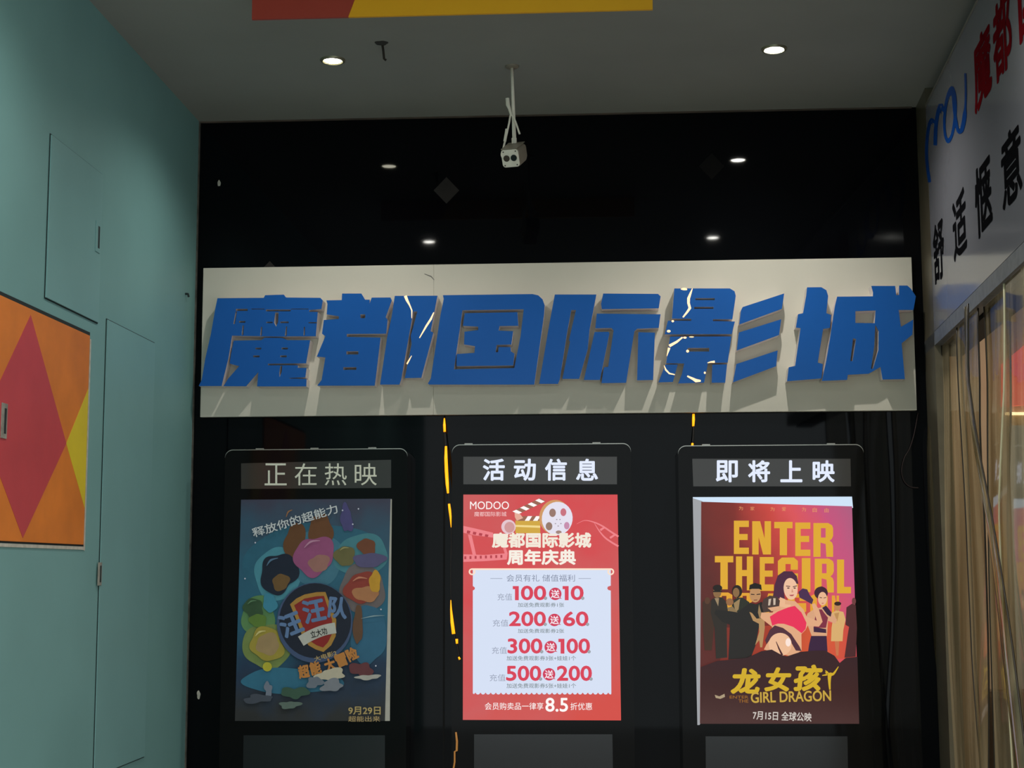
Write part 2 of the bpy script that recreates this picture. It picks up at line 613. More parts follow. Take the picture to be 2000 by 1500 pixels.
pA, pB = CEIL.at(650, 117), CEIL.at(1512, 95)
downlight(pA, 'lit round downlight in the ceiling above the left part of the board', (255, 250, 225), 30.0, SPOT_POWER * 0.7)
downlight(pB, 'lit round downlight in the ceiling above the right part of the board', (255, 254, 245), LENS_GLOW, SPOT_POWER)


def mirror_light(px, py):
    h = BACK.at(px, py)
    d = (h - EYE)
    d = Vector((d.x, -d.y, d.z))
    s = (CEIL_Z - h.z) / d.z
    return h + d * s


pC, pD = mirror_light(838, 471), mirror_light(1392, 463)
downlight(pC, 'downlight outside the frame, mirrored in the black wall above the left of the board', (235, 240, 255), LENS_GLOW, SPOT_POWER * 0.7)
downlight(pD, 'downlight outside the frame, mirrored in the black wall above the right of the board', (235, 240, 255), LENS_GLOW, SPOT_POWER * 0.7)

# two unseen rows added as fill light, continuing the grid overhead
for yy, where in ((-4.35, 'third row'), (-6.15, 'fourth row')):
    for xx, side in ((pC.x, 'left'), (pD.x, 'right')):
        downlight(Vector((xx, yy, CEIL_Z)), 'added fill downlight outside the frame, on the %s in the %s from the black wall' % (side, where), (235, 240, 255), LENS_GLOW, SPOT_POWER * 2.2)

# rusty hook stub in the ceiling
q = CEIL.at(747, 88)
t = thing('ceiling_hook', 'small dark rusty hook stub in the ceiling beside the left downlight', 'hook', q)
link('stem', tube([q, q + Vector((0.002, 0.01, -0.02)), q + Vector((0.004, 0.02, -0.05)), q + Vector((0.012, 0.022, -0.056))], 0.005, 8), mat('rust', (42, 36, 28), 0.8), t)
link('stain', lay(curve_fill([blob(745, 84, 12, 5, 3)]), CEIL, 0.0006, 0.0005), mat('ceiling_stain', (52, 52, 48), 0.9), t)

# ================================================================== security camera
top = CEIL.at(1000, 129)
yc = top.y
CP = ywall(yc)
bot = CP.at(1005, 284)
t = thing('security_camera', 'white security camera on a long pole hanging from the ceiling', 'camera', top)
link('ceiling_flange', (lambda bm: (ring_disc(bm, top, 0.03, 0.028, CEIL_Z, CEIL_Z - 0.006), ring_disc(bm, top, 0.028, 0.004, CEIL_Z - 0.006, CEIL_Z - 0.010), bm)[2])(bmesh.new()), MAT_CAMGREY, t, smooth=True)
pole = link('pole', tube([top - Vector((0, 0, 0.004)), CP.at(1001, 165), bot + Vector((-0.001, 0, 0.02))], [0.0065, 0.0065, 0.0085], 12), MAT_CAM, t, smooth=True)
link('collar', tube([CP.at(1004, 270), CP.at(1004.5, 281)], 0.0105, 12), MAT_CAM, pole)
link('swivel', tube([CP.at(1004.5, 281), CP.at(1005, 291)], 0.006, 12), MAT_CAMGREY, pole)
# housing: rounded square prism, tilted down and turned to the left
fc = CP.at(999, 318)
fc.y -= 0.07
fwd = Vector((-0.22, -0.86, -0.46)).normalized()
rt = Vector((0, 0, 1)).cross(fwd).normalized() * -1
upv = fwd.cross(rt).normalized()
if upv.z < 0:
    upv = -upv


def rsq(w, h, r, n=5):
    pts = []
    for sx, sy, a0 in ((1, 1, 0), (-1, 1, 90), (-1, -1, 180), (1, -1, 270)):
        for k in range(n + 1):
            aa = math.radians(a0 + 90 * k / n)
            pts.append((sx * (w - r) + r * math.cos(aa), sy * (h - r) + r * math.sin(aa)))
    return pts


def ring_loft(secs):
    bm = bmesh.new()
    rings = []
    for c, prof in secs:
        rings.append([bm.verts.new(c + rt * x + upv * y) for x, y in prof])
    n = len(rings[0])
    for r0, r1 in zip(rings, rings[1:]):
        for k in range(n):
            bm.faces.new((r0[k], r0[(k + 1) % n], r1[(k + 1) % n], r1[k]))
    bm.faces.new(rings[0][::-1])
    bm.faces.new(rings[-1])
    return bm


HW = 0.0365
body = link('housing', ring_loft([(fc, rsq(HW, HW, .012)), (fc - fwd * .004, rsq(HW * 1.04, HW * 1.04, .013)), (fc - fwd * .10, rsq(HW * 1.06, HW * 1.04, .016)),
                                  (fc - fwd * .125, rsq(HW * .95, HW * .9, .016))]), MAT_CAMGREY, t)
link('sun_shield', ring_loft([(fc + fwd * .002 + upv * .0395, rsq(HW * .95, .0015, .001)), (fc - fwd * .115 + upv * .0405, rsq(HW * .97, .0015, .001))]), MAT_CAMGREY, body)
face = link('face_plate', ring_loft([(fc + fwd * .003, rsq(HW * .97, HW * .97, .012)), (fc + fwd * .0005, rsq(HW, HW, .013))]), MAT_CAM, t)
for dx, m in ((0.0155, MAT_LENSBROWN), (-0.0155, MAT_LENSGLASS)):
    cc = fc + rt * dx + upv * 0.001
    link('lens', tube([cc + fwd * .0025, cc + fwd * .005], 0.0132, 20), m, t)
for dx in (-.026, .026):
    for dz in (-.028, .028):
        cc = fc + rt * dx + upv * dz
        link('screw', tube([cc + fwd * .0028, cc + fwd * .0042], 0.003, 8), mat('screw_dark', (70, 66, 58), 0.5), face)
CB = ywall(yc - 0.02)
link('cable', tube([CB.at(*p) for p in smooth_path([(990, 318), (980, 304), (983, 290), (989, 265), (994, 242), (998, 224), (1006, 236), (1015, 262)], 5)], 0.0042, 8), MAT_CAM, t, smooth=True)
link('cable_plug', tube([CB.at(998, 224), CB.at(995, 212), CB.at(992, 205), CB.at(991, 192)], [0.005, 0.0065, 0.0085, 0.008], 10), MAT_CAM, t)
link('cable_splice', tube([CB.at(986, 276), CB.at(990, 252)], 0.0062, 10), MAT_CAM, t)

# ================================================================== the white board and its blue letters
BOARD = ywall(-0.03)
bq = [BOARD.at(*p) for p in ((398, 524), (1780, 502), (1791, 803), (390, 813))]
bx0, bx1 = min(bq[0].x, bq[3].x), max(bq[1].x, bq[2].x)
bx0, bx1 = (bq[0].x + bq[3].x) / 2, (bq[1].x + bq[2].x) / 2
bz0, bz1 = (bq[2].z + bq[3].z) / 2, (bq[0].z + bq[1].z) / 2
board = thing('sign_board', 'long white sign board on the black wall behind the blue letters', 'sign board', ((bx0 + bx1) / 2, -0.015, bz0))
sx_ = BOARD.at(847, 560).x
for x0, x1 in ((bx0, sx_ - 0.0002), (sx_ + 0.0002, bx1)):
    link('board_panel', box((x0, -0.03, bz0), (x1, -0.001, bz1), 0.0015), MAT_BOARD, board)
# a scratch near the joint
link('scratch', lay(curve_fill([stroke([(829, 535), (842, 540), (848, 547)], [1.2, 2, 1])]), BOARD, 0.0008, 0.0006), mat('scratch_grey', (110, 108, 100), 0.8), board)

LFACE = -0.105                                   # front of the letters
LP = ywall(LFACE)


def letter(name, label, ox, oy, loops, glints=()):
    T = crop(ox, oy, 7.1423)
    L = [T(lp) for lp in loops]
    xs = [p[0] for lp in L for p in lp]
    ys = [p[1] for lp in L for p in lp]
    base = LP.at((min(xs) + max(xs)) / 2, max(ys))
    t = thing('sign_letter', label, 'sign letter', (base.x, -0.03, base.z), 'blue raised letters on the white board')
    link('letter_return', lay(curve_fill(L), LP, -0.003, -(LFACE + 0.0305) - 0.003), MAT_RETURN, t)
    link('letter_face', lay(curve_fill(L), LP, 0.0, 0.003), MAT_BLUE, t)
    for c in glints:
        link('painted_glint', lay(curve_fill([T(c)]), LP, 0.0012, 0.001), MAT_GLINT, t)  # warm LED glints on the peeled film, put in as glowing slivers
    return t


def rect(x0, y0, x1, y1):
    return [(x0, y0), (x1, y0), (x1, y1), (x0, y1)]


letter('mo', 'blue raised character 魔, first from the left on the white board', 380, 560, [
    [(320, 160), (965, 155), (985, 118), (1245, 110), (1275, 150), (1755, 155), (1788, 190), (1768, 310), (1600, 325), (1598, 350), (1718, 352), (1690, 690),
     (1300, 692), (1235, 695), (965, 692), (930, 690), (522, 682), (470, 1000), (375, 1385), (58, 1385), (100, 1300), (150, 1000), (230, 650), (290, 300)],
    rect(575, 308, 740, 338), rect(995, 318, 1340, 343), [(1125, 358), (1172, 358), (1165, 490), (1138, 560), (1108, 500)], rect(790, 306, 975, 316), rect(1345, 306, 1590, 316),
    [(572, 345), (592, 345), (562, 520), (540, 520)], rect(618, 478, 708, 502), rect(1000, 488, 1088, 508), rect(1195, 485, 1312, 508), rect(1590, 494, 1704, 510),
    [(668, 540), (688, 540), (680, 672), (655, 672)], [(925, 560), (945, 560), (938, 680), (915, 680)], [(1275, 555), (1292, 555), (1285, 684), (1258, 684)], [(1525, 560), (1542, 560), (1538, 680), (1518, 680)],
    [(545, 752), (930, 745), (975, 712), (1225, 715), (1295, 745), (1612, 745), (1555, 1068), (1022, 1074), (1022, 1096), (1440, 1096), (1440, 1132), (1562, 1132),
     (1545, 1262), (1325, 1272), (1325, 1282), (1562, 1286), (1558, 1390), (872, 1390), (890, 1188), (718, 1388), (402, 1388), (470, 1280), (622, 1108), (490, 1072), (505, 960)],
    rect(848, 850, 930, 874), rect(1213, 848, 1302, 874), rect(818, 958, 906, 984), rect(1193, 958, 1286, 984), [(1195, 1104), (1225, 1104), (1215, 1190), (1185, 1265), (1180, 1200)]])
letter('du', 'blue raised character 都, second from the left on the white board', 610, 560, [
    [(195, 190), (410, 186), (415, 95), (685, 95), (735, 180), (800, 180), (798, 240), (828, 152), (1090, 150), (1108, 190), (1022, 425), (1050, 460), (1030, 655), (480, 658), (480, 700), (952, 710),
     (885, 1270), (870, 1380), (68, 1380), (130, 1300), (182, 985), (62, 975), (182, 690), (135, 655), (160, 465), (370, 448), (370, 412), (200, 385), (212, 240)],
    rect(670, 385, 738, 438), rect(475, 900, 642, 945), rect(432, 1122, 614, 1160),
    [(1150, 128), (1745, 125), (1650, 620), (1688, 640), (1520, 1270), (1290, 1275), (1385, 800), (1378, 740), (1372, 690), (1466, 345), (1408, 345), (1240, 1290), (1215, 1365), (945, 1365), (1045, 700), (1110, 400)]],
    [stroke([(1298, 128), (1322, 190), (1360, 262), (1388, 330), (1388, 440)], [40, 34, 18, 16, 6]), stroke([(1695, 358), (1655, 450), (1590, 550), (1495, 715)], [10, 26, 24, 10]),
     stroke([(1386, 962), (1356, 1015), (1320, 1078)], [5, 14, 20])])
letter('guo', 'blue raised character 国, third from the left on the white board', 830, 560, [
    [(250, 118), (1500, 102), (1580, 120), (1640, 175), (1670, 260), (1660, 400), (1525, 1365), (60, 1365), (40, 1350), (82, 1280), (215, 400), (262, 170)],
    [(522, 328), (1378, 314), (1332, 700), (1245, 1135), (405, 1152), (440, 900), (490, 560)],
    [(555, 370), (1290, 355), (1303, 545), (1040, 548), (1028, 612), (1230, 620), (1205, 805), (1000, 812), (985, 912), (1022, 912), (1028, 842), (1195, 842), (1200, 905), (1248, 932),
     (1232, 1098), (440, 1108), (442, 940), (690, 922), (698, 828), (545, 805), (552, 628), (742, 604), (742, 556), (530, 545)]])
letter('ji', 'blue raised character 际, fourth from the left on the white board', 1050, 560, [
    [(240, 108), (820, 108), (725, 600), (700, 870), (580, 1285), (345, 1285), (452, 770), (438, 740), (535, 325), (470, 325), (412, 640), (310, 1290), (285, 1355), (22, 1355), (150, 600)],
    [(915, 95), (1680, 100), (1716, 135), (1690, 300), (895, 312), (885, 240)],
    [(825, 375), (1715, 385), (1690, 575), (1390, 585), (1350, 620), (1235, 1340), (890, 1345), (925, 1125), (985, 1115), (1060, 610), (1032, 575), (805, 580)],
    [(795, 632), (990, 628), (1002, 652), (870, 1300), (645, 1300)], [(1405, 635), (1637, 640), (1612, 1300), (1388, 1305)]])
letter('ying', 'blue raised character 影 with painted orange cracks, fifth from the left', 1280, 550, [
    [(265, 95), (1040, 95), (1105, 135), (1122, 200), (1075, 525), (803, 525), (803, 550), (1110, 557), (1065, 732), (130, 735), (175, 545), (500, 547), (500, 518), (232, 516)],
    rect(560, 230, 828, 258), rect(543, 352, 812, 380),
    [(205, 768), (1060, 765), (1010, 1130), (735, 1132), (680, 1410), (318, 1420), (370, 1290), (402, 1142), (150, 1138)], rect(450, 925, 752, 975),
    [(140, 1158), (312, 1158), (245, 1400), (42, 1405)], [(795, 1158), (1000, 1155), (975, 1410), (785, 1410)],
    [(1195, 400), (1218, 355), (1797, 165), (1765, 380), (1170, 598)], [(1165, 710), (1756, 525), (1725, 745), (1135, 960)], [(1130, 1150), (1706, 960), (1685, 1180), (1083, 1405)]],
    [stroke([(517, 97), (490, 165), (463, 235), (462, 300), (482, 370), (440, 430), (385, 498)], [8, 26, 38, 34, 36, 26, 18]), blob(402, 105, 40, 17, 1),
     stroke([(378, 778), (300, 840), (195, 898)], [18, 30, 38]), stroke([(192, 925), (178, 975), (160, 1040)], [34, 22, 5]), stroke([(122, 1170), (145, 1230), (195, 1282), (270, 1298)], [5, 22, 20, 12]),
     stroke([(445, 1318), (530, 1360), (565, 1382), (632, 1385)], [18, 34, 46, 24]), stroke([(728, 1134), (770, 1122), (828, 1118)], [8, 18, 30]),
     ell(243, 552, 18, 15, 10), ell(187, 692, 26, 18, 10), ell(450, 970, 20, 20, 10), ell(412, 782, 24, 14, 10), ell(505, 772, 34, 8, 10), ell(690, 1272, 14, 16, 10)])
letter('cheng', 'blue raised character 城, last on the right end of the board', 1530, 550, [
    [(330, 80), (530, 78), (600, 120), (625, 200), (600, 440), (665, 465), (650, 645), (555, 660), (480, 1130), (550, 1150), (532, 1350), (52, 1390), (75, 1195), (165, 1175), (240, 650), (175, 640), (205, 455), (275, 440), (320, 190)],
    [(750, 210), (1250, 205), (1252, 150), (1228, 60), (1560, 60), (1575, 190), (1615, 185), (1615, 55), (1730, 55), (1780, 100), (1848, 205), (1815, 395), (1608, 395), (1640, 632), (1812, 530), (1800, 740), (1650, 860), (1695, 1360),
     (1385, 1365), (1355, 1190), (1190, 1285), (900, 1300), (890, 1370), (538, 1385), (600, 1100), (650, 800), (720, 340)],
    [(1005, 412), (1288, 402), (1275, 580), (1005, 577)], [(972, 790), (1015, 800), (965, 1110), (935, 1105)], [(1282, 600), (1330, 690), (1328, 950), (1252, 1215), (1222, 1215), (1268, 900)]])

# ================================================================== display cases
CASE_Y = -0.14
CFRONT = ywall(CASE_Y)


def rounded_top(x0, x1, z0, z1, r, n=8):
    pts = [(x0, z0), (x1, z0)]
    pts += [(x1 - r + r * math.cos(math.radians(a)), z1 - r + r * math.sin(math.radians(a))) for a in [90 * k / n for k in range(n + 1)]]
    pts += [(x0 + r - r * math.sin(math.radians(a)), z1 - r + r * math.cos(math.radians(a))) for a in [90 * k / n for k in range(n + 1)]]
    return pts


def case(label, x0, x1, ytop, header, hx, hcol, hmat, text, tabs, bottom):
    a, b = CFRONT.at(x0, ytop), CFRONT.at(x1, ytop)
    z1 = (a.z + b.z) / 2
    t = thing('display_case', label, 'display case', ((a.x + b.x) / 2, -0.07, 0.0), 'black display cases under the board')
    prof = rounded_top(a.x, b.x, 0.02, z1, 0.035)
    body = link('case_body', slab([(x, CASE_Y, z) for x, z in prof], Vector((0, -CASE_Y - 0.002, 0))), MAT_CASE, t)
    link('plinth', box((a.x + .02, CASE_Y + .02, 0.0), (b.x - .02, -0.004, 0.02)), MAT_WIRE, t)
    # silver edge wrapped over the top of the case
    top_arc = [(x, z) for x, z in prof if z > z1 - 0.036]
    bm = bmesh.new()
    vs_ = []
    for x, z in top_arc:
        vs_.append([bm.verts.new((x, CASE_Y - 0.002, z - .001)), bm.verts.new((x, CASE_Y - 0.002, z + .0025)), bm.verts.new((x, CASE_Y + 0.012, z + .0025))])
    for p, q in zip(vs_, vs_[1:]):
        bm.faces.new((p[0], q[0], q[1], p[1]))
        bm.faces.new((p[1], q[1], q[2], p[2]))
    link('edge_trim', bm, MAT_SILVER, t)
    for tx in tabs:
        c = CFRONT.at(tx, ytop)
        link('latch_tab', box((c.x - .018, CASE_Y - .001, z1 + .0025), (c.x + .018, CASE_Y + .02, z1 + .008), .001), MAT_SILVER, t)
    S = Sheet(t, CFRONT, 0.0008, lambda c: hmat(c))
    hp = S.poly('header_panel', header, MAT_HEADER)
    cw = 43.0
    for k, ch in enumerate(text):
        cx_ = hx[0] + cw / 2 + (hx[2] - hx[0] - cw) * k / 3
        S.text(ch, cx_ - cw / 2, hx[1], cx_ + cw / 2, hx[3], hcol, 'header_character', hp, bold=0.034 if hcol[2] > 240 else 0.0, res=6)
    S.poly('lower_panel', bottom, mat('lower_panel', (24, 23, 25), 0.15))
    return t


caseL = case('black display case at the left with the pale unlit heading', 440, 796, 878, [(471, 905), (764, 898), (764, 953), (471, 955)], (517, 905, 736, 948), (236, 236, 218), ink,
             '正在热映', (507, 614, 727), [(476, 1436), (752, 1436), (752, 1560), (474, 1560)])
caseM = case('black display case in the middle with the white lit heading over the red poster', 883, 1232, 868, [(905, 892), (1205, 892), (1205, 946), (905, 946)], (943, 896, 1168, 939), (226, 234, 255), glow,
             '活动信息', (915, 1165), [(926, 1434), (1196, 1434), (1198, 1560), (926, 1560)])
caseR = case('black display case at the right with the white lit heading over the yellow lettered poster', 1324, 1686, 870, [(1352, 896), (1661, 896), (1662, 950), (1354, 950)], (1398, 899, 1630, 942), (226, 234, 255), glow,
             '即将上映', (1379, 1623), [(1378, 1438), (1655, 1438), (1657, 1560), (1379, 1560)])
S = Sheet(caseR, CFRONT, 0.0006, glow)
S.poly('lit_diffuser', [(1353, 971), (1664, 970), (1666, 992), (1358, 992)], glow((206, 226, 246), 1.0))

# ------------------------------------------------------------------ poster, left: unlit animated film sheet
base = CFRONT.at(610, 1408)


def gradient(name, stops, p0, p1, emit=0.0, noise=0.25, rough=0.4, nscale=6.0):
    """Printed wash whose colour runs from p0 to p1 (world points) with cloudy noise."""
    m = bpy.data.materials.new(name)
    m.use_nodes = True
    nt = m.node_tree
    b = nt.nodes['Principled BSDF']
    g = nt.nodes.new('ShaderNodeNewGeometry')
    sub = nt.nodes.new('ShaderNodeVectorMath')
    sub.operation = 'SUBTRACT'
    sub.inputs[1].default_value = p0
    dot = nt.nodes.new('ShaderNodeVectorMath')
    dot.operation = 'DOT_PRODUCT'
    d = Vector(p1) - Vector(p0)
    dot.inputs[1].default_value = d / d.length_squared
    nz = nt.nodes.new('ShaderNodeTexNoise')
    nz.inputs['Scale'].default_value = nscale
    nz.inputs['Detail'].default_value = 3
    ma = nt.nodes.new('ShaderNodeMath')
    ma.operation = 'MULTIPLY_ADD'
    ma.inputs[1].default_value = noise
    mb = nt.nodes.new('ShaderNodeMath')
    mb.operation = 'SUBTRACT'
    mb.inputs[1].default_value = noise / 2
    rp = nt.nodes.new('ShaderNodeValToRGB')
    el = rp.color_ramp.elements
    el[0].position, el[0].color = stops[0][0], rgb(stops[0][1])
    el[1].position, el[1].color = stops[-1][0], rgb(stops[-1][1])
    for pos, c in stops[1:-1]:
        e = el.new(pos)
        e.color = rgb(c)
    nt.links.new(g.outputs['Position'], sub.inputs[0])
    nt.links.new(sub.outputs[0], dot.inputs[0])
    nt.links.new(g.outputs['Position'], nz.inputs['Vector'])
    nt.links.new(nz.outputs['Fac'], ma.inputs[0])
    nt.links.new(dot.outputs['Value'], ma.inputs[2])
    nt.links.new(ma.outputs[0], mb.inputs[0])
    nt.links.new(mb.outputs[0], rp.inputs['Fac'])
    b.inputs['Roughness'].default_value = rough
    b.inputs['Specular IOR Level'].default_value = 0.25
    if emit:
        b.inputs['Base Color'].default_value = (0.02, 0.01, 0.01, 1)
        nt.links.new(rp.outputs['Color'], b.inputs['Emission Color'])
        b.inputs['Emission Strength'].default_value = emit * 0.78
    else:
        nt.links.new(rp.outputs['Color'], b.inputs['Base Color'])
    return m


pl = thing('film_poster', 'unlit dark blue film poster in the left display case', 'poster', (base.x, CASE_Y, base.z), 'posters in the display cases')
S = Sheet(pl, CFRONT, 0.0010, ink)
S.poly('poster_sheet', [(471, 976), (765, 974), (761, 1408), (459, 1408)],
       gradient('night_blue_print', [(0, (74, 76, 96)), (.25, (58, 104, 128)), (.55, (50, 112, 138)), (.78, (46, 66, 92)), (1, (58, 58, 58))],
                CFRONT.at(615, 976), CFRONT.at(600, 1408), noise=0.35))
S.poly('white_border', [(763, 975), (765.5, 975), (761.5, 1408), (752, 1408)], (196, 192, 180))
A, B = crop(440, 860, 5), crop(440, 1130, 5)
GL = lambda x: x
# abstract splashes of colour in place of the picture's cast, each on a pale blue halo
for k, (cx, cy, rx, ry, c) in enumerate(((616, 1110, 130, 96, (52, 108, 132)), (545, 1120, 48, 52, (84, 154, 172)), (616, 1090, 52, 56, (74, 128, 150)), (706, 1085, 52, 42, (78, 140, 152)), (505, 1205, 34, 40, (104, 150, 96)),
                                        (522, 1262, 46, 46, (132, 150, 84)), (708, 1150, 46, 46, (120, 110, 110)), (570, 1330, 96, 26, (58, 120, 148)), (720, 1240, 34, 60, (58, 112, 142)))):
    S.poly('halo', blob(cx, cy, rx, ry, 80 + k, .1), c)
S.poly('colour_splash', blob(577, 1018 + 45, 22, 40, 5), (112, 74, 44))
S.poly('colour_splash', blob(627, 1036, 22, 34, 8), (118, 76, 46))
S.poly('colour_splash', blob(677, 1013, 12, 26, 15, .3), (84, 80, 132))
S.poly('colour_splash', blob(545, 1120, 36, 40, 9), (30, 40, 58))
S.poly('colour_splash', blob(549, 1137, 17, 16, 10), (122, 92, 54))
S.poly('colour_splash', blob(614, 1086, 38, 39, 11), (164, 88, 132))
S.poly('colour_splash', blob(624, 1100, 20, 17, 12), (172, 122, 112))
S.poly('colour_splash', blob(674, 1086, 19, 21, 13), (118, 112, 70))
S.poly('colour_splash', blob(717, 1068, 17, 17, 14), (124, 74, 50))
S.poly('colour_splash', blob(722, 1094, 30, 15, 16), (98, 92, 132))
S.poly('colour_splash', blob(706, 1148, 32, 30, 17), (156, 66, 54))
S.poly('colour_splash', blob(715, 1160, 24, 16, 18), (190, 130, 88))
S.poly('colour_splash', blob(733, 1136, 12, 20, 19), (216, 162, 52))
S.poly('colour_splash', blob(496, 1188, 20, 19, 20), (62, 92, 62))
S.poly('colour_splash', blob(505, 1212, 16, 14, 21), (104, 138, 60))
S.poly('colour_splash', blob(528, 1178, 14, 18, 22), (70, 146, 172))
S.poly('colour_splash', blob(522, 1258, 33, 32, 23), (176, 158, 66))
S.poly('colour_splash', blob(524, 1258, 24, 20, 24), (176, 148, 104))
S.poly('colour_splash', ell(523, 1302, 9, 9), (206, 196, 62))
S.poly('colour_splash', blob(700, 1220, 9, 40, 25), (112, 80, 58))
S.text('释放你的超能力', 577 - 86, 1017 - 9.5, 577 + 86, 1017 + 9.5, (226, 230, 232), 'tagline', rot=16.5, bold=0.02)
for k, (pts, w, c) in enumerate((([(595, 1070), (608, 1058), (626, 1056)], [1, 4, 1], (206, 150, 178)), ([(522, 1105), (530, 1094), (544, 1090)], [1, 4, 1], (96, 130, 160)), ([(690, 1135), (702, 1128), (718, 1130)], [1, 4, 1], (214, 140, 110)),
                                 ([(500, 1242), (508, 1234), (520, 1232)], [1, 4, 1], (226, 214, 140)), ([(560, 1010), (564, 1000), (572, 996)], [1, 3, 1], (170, 120, 80)), ([(706, 1208), (730, 1203), (752, 1202)], [.5, 2.5, .5], (150, 176, 182)),
                                 ([(665, 1075), (672, 1070), (682, 1070)], [1, 3, 1], (170, 164, 110)), ([(485, 1180), (492, 1174), (502, 1173)], [1, 3, 1], (110, 150, 110)))):
    S.poly('highlight', stroke(smooth_path(pts, 4), w), c)
for x, y in ((670, 997), (701, 994), (690, 1024), (500, 1060), (745, 1190), (480, 1130), (735, 1300)):
    S.poly('spark', ell(x, y, 1.6, 1.6, 8), (220, 220, 236))
em = S.poly('emblem_disc', ell(616, 1216, 73, 77, 40), (34, 40, 56))
S.poly('emblem_rim', [ell(616, 1216, 74, 78, 40), ell(617, 1212, 70, 73, 40)], (74, 92, 128), em)
S.poly('shield', B([(640, 250), (700, 195), (780, 155), (900, 132), (985, 130), (1010, 200), (1050, 300), (1090, 400), (1085, 560), (1040, 650), (965, 715), (890, 690), (820, 650), (760, 560), (720, 450)]), (190, 142, 66), em)
S.poly('shield_field', B([(680, 260), (780, 195), (900, 172), (970, 168), (1000, 260), (1050, 400), (1048, 540), (1010, 620), (962, 672), (900, 650), (845, 615), (790, 530), (745, 420)]), (156, 46, 42), em)
for ch, cx, cy, w, h, r in (('汪', 648, 442, 215, 235, 22), ('汪', 872, 312, 220, 235, 12), ('队', 1108, 282, 190, 215, -6)):
    S.text(ch, *B([(cx - w / 2, cy - h / 2), (cx + w / 2, cy + h / 2)])[0], *B([(cx - w / 2, cy - h / 2), (cx + w / 2, cy + h / 2)])[1], (108, 138, 182), 'title_lettering', em, rot=r, bold=0.05)
S.poly('banner', B(stroke(smooth_path([(745, 610), (830, 560), (920, 520), (1000, 495), (1085, 480)], 3), 105)), (206, 204, 194), em)
S.text('立大功', *B([(838, 492)])[0], *B([(1002, 562)])[0], (30, 28, 28), 'banner_lettering', em, rot=16, bold=0.02)
S.text('大电影2', *B([(872, 728)])[0], *B([(1098, 778)])[0], (206, 176, 120), 'subtitle', rot=17, bold=0.02)
for ch, cx, cy, r in (('超', 775, 905, 10), ('能', 888, 872, 14), ('大', 1030, 840, 18), ('冒', 1140, 795, 22), ('险', 1245, 735, 26)):
    S.text(ch, *B([(cx - 55, cy - 66)])[0], *B([(cx + 55, cy + 66)])[0], (206, 138, 70), 'title_lettering', rot=r, bold=0.06)
for k, (cx, cy, rx, ry, c) in enumerate(((1040, 935, 130, 60, (206, 196, 172)), (880, 1010, 70, 60, (120, 128, 140)), (1050, 1040, 110, 55, (138, 142, 150)), (1340, 890, 110, 75, (112, 62, 66)),
                                        (1400, 960, 110, 26, (190, 186, 176)), (690, 1110, 120, 60, (66, 96, 78)), (430, 1080, 40, 70, (126, 134, 150)), (640, 1230, 90, 40, (104, 122, 112)), (330, 1170, 140, 40, (78, 84, 96)))):
    S.poly('smoke_cloud', B(blob(cx, cy, rx, ry, 40 + k, .35)), c)
S.text('9月29日', 682, 1379, 745, 1395, (206, 180, 116), 'release_date', bold=0.03)
S.text('超能出来', 682, 1397.5, 744, 1408.5, (196, 168, 116), 'release_line', bold=0.02)

# ------------------------------------------------------------------ poster, middle: red lit price sheet
base = CFRONT.at(1058, 1406)
pm = thing('price_poster', 'bright red backlit poster with white price list in the middle display case', 'poster', (base.x, CASE_Y, base.z), 'posters in the display cases')
S = Sheet(pm, CFRONT, 0.0010, glow)
A, B = crop(870, 860, 5.263), crop(890, 1100, 4.688)


def TX(T, s, x0, y0, x1, y1, col, name='lettering', **kw):
    (a0, b0), (a1, b1) = T([(x0, y0), (x1, y1)])
    return S.text(s, a0, b0, a1, b1, col, name, **kw)


S.poly('poster_sheet', [(905, 966), (1206, 966), (1213, 1407), (904, 1406)],
       gradient('red_print', [(0, (206, 92, 92)), (.3, (214, 74, 78)), (.6, (206, 92, 92)), (1, (214, 78, 70))], CFRONT.at(905, 966), CFRONT.at(1210, 1406), emit=0.95, noise=0.7, nscale=5))
fs = (236, 128, 134)
S.poly('film_strip', A([(185, 880), (300, 905), (490, 950), (490, 1000), (290, 975), (185, 950)]), fs)
S.poly('film_strip', A([(185, 1172), (400, 1178), (640, 1160), (630, 1225), (400, 1242), (185, 1250)]), fs)
S.poly('film_strip', A([(232, 970), (270, 975), (315, 1175), (280, 1178)]), fs)
S.poly('film_strip', A([(590, 1100), (620, 1100), (640, 1165), (610, 1165)]), fs)
for k in range(4):
    S.poly('sprocket_hole', A([(225 + k * 62, 925 + k * 13), (258 + k * 62, 932 + k * 13), (250 + k * 62, 962 + k * 11), (218 + k * 62, 955 + k * 11)]), (178, 62, 72))
for k in range(8):
    S.poly('sprocket_hole', A([(195 + k * 53, 1192 - k * 2), (215 + k * 53, 1192 - k * 2), (215 + k * 53, 1222 - k * 2), (195 + k * 53, 1222 - k * 2)]), (178, 62, 72))
S.poly('film_strip', A(stroke(smooth_path([(1350, 860), (1430, 825), (1520, 840), (1610, 880), (1700, 940), (1778, 990)]), [3, 6, 12, 16, 18, 20])), fs)
S.poly('film_strip', A(stroke(smooth_path([(1530, 850), (1580, 930), (1640, 1000), (1710, 1050), (1778, 1090)]), [3, 12, 16, 18, 20])), fs)
for x, y in ((1590, 905), (1690, 985)):
    S.poly('film_strip', A([(x - 5, y + 10), (x + 45, y - 20), (x + 55, y - 5), (x + 8, y + 28)]), fs)
cb = S.poly('clapper_board', A([(720, 820), (975, 820), (975, 955), (720, 955)]), (206, 164, 62))
S.poly('clapper_shine', A([(720, 870), (975, 878), (975, 900), (720, 890)]), (240, 214, 140), cb)
S.poly('clapper_stripes', A([(715, 780), (975, 780), (975, 828), (725, 828)]), (150, 100, 78), cb)
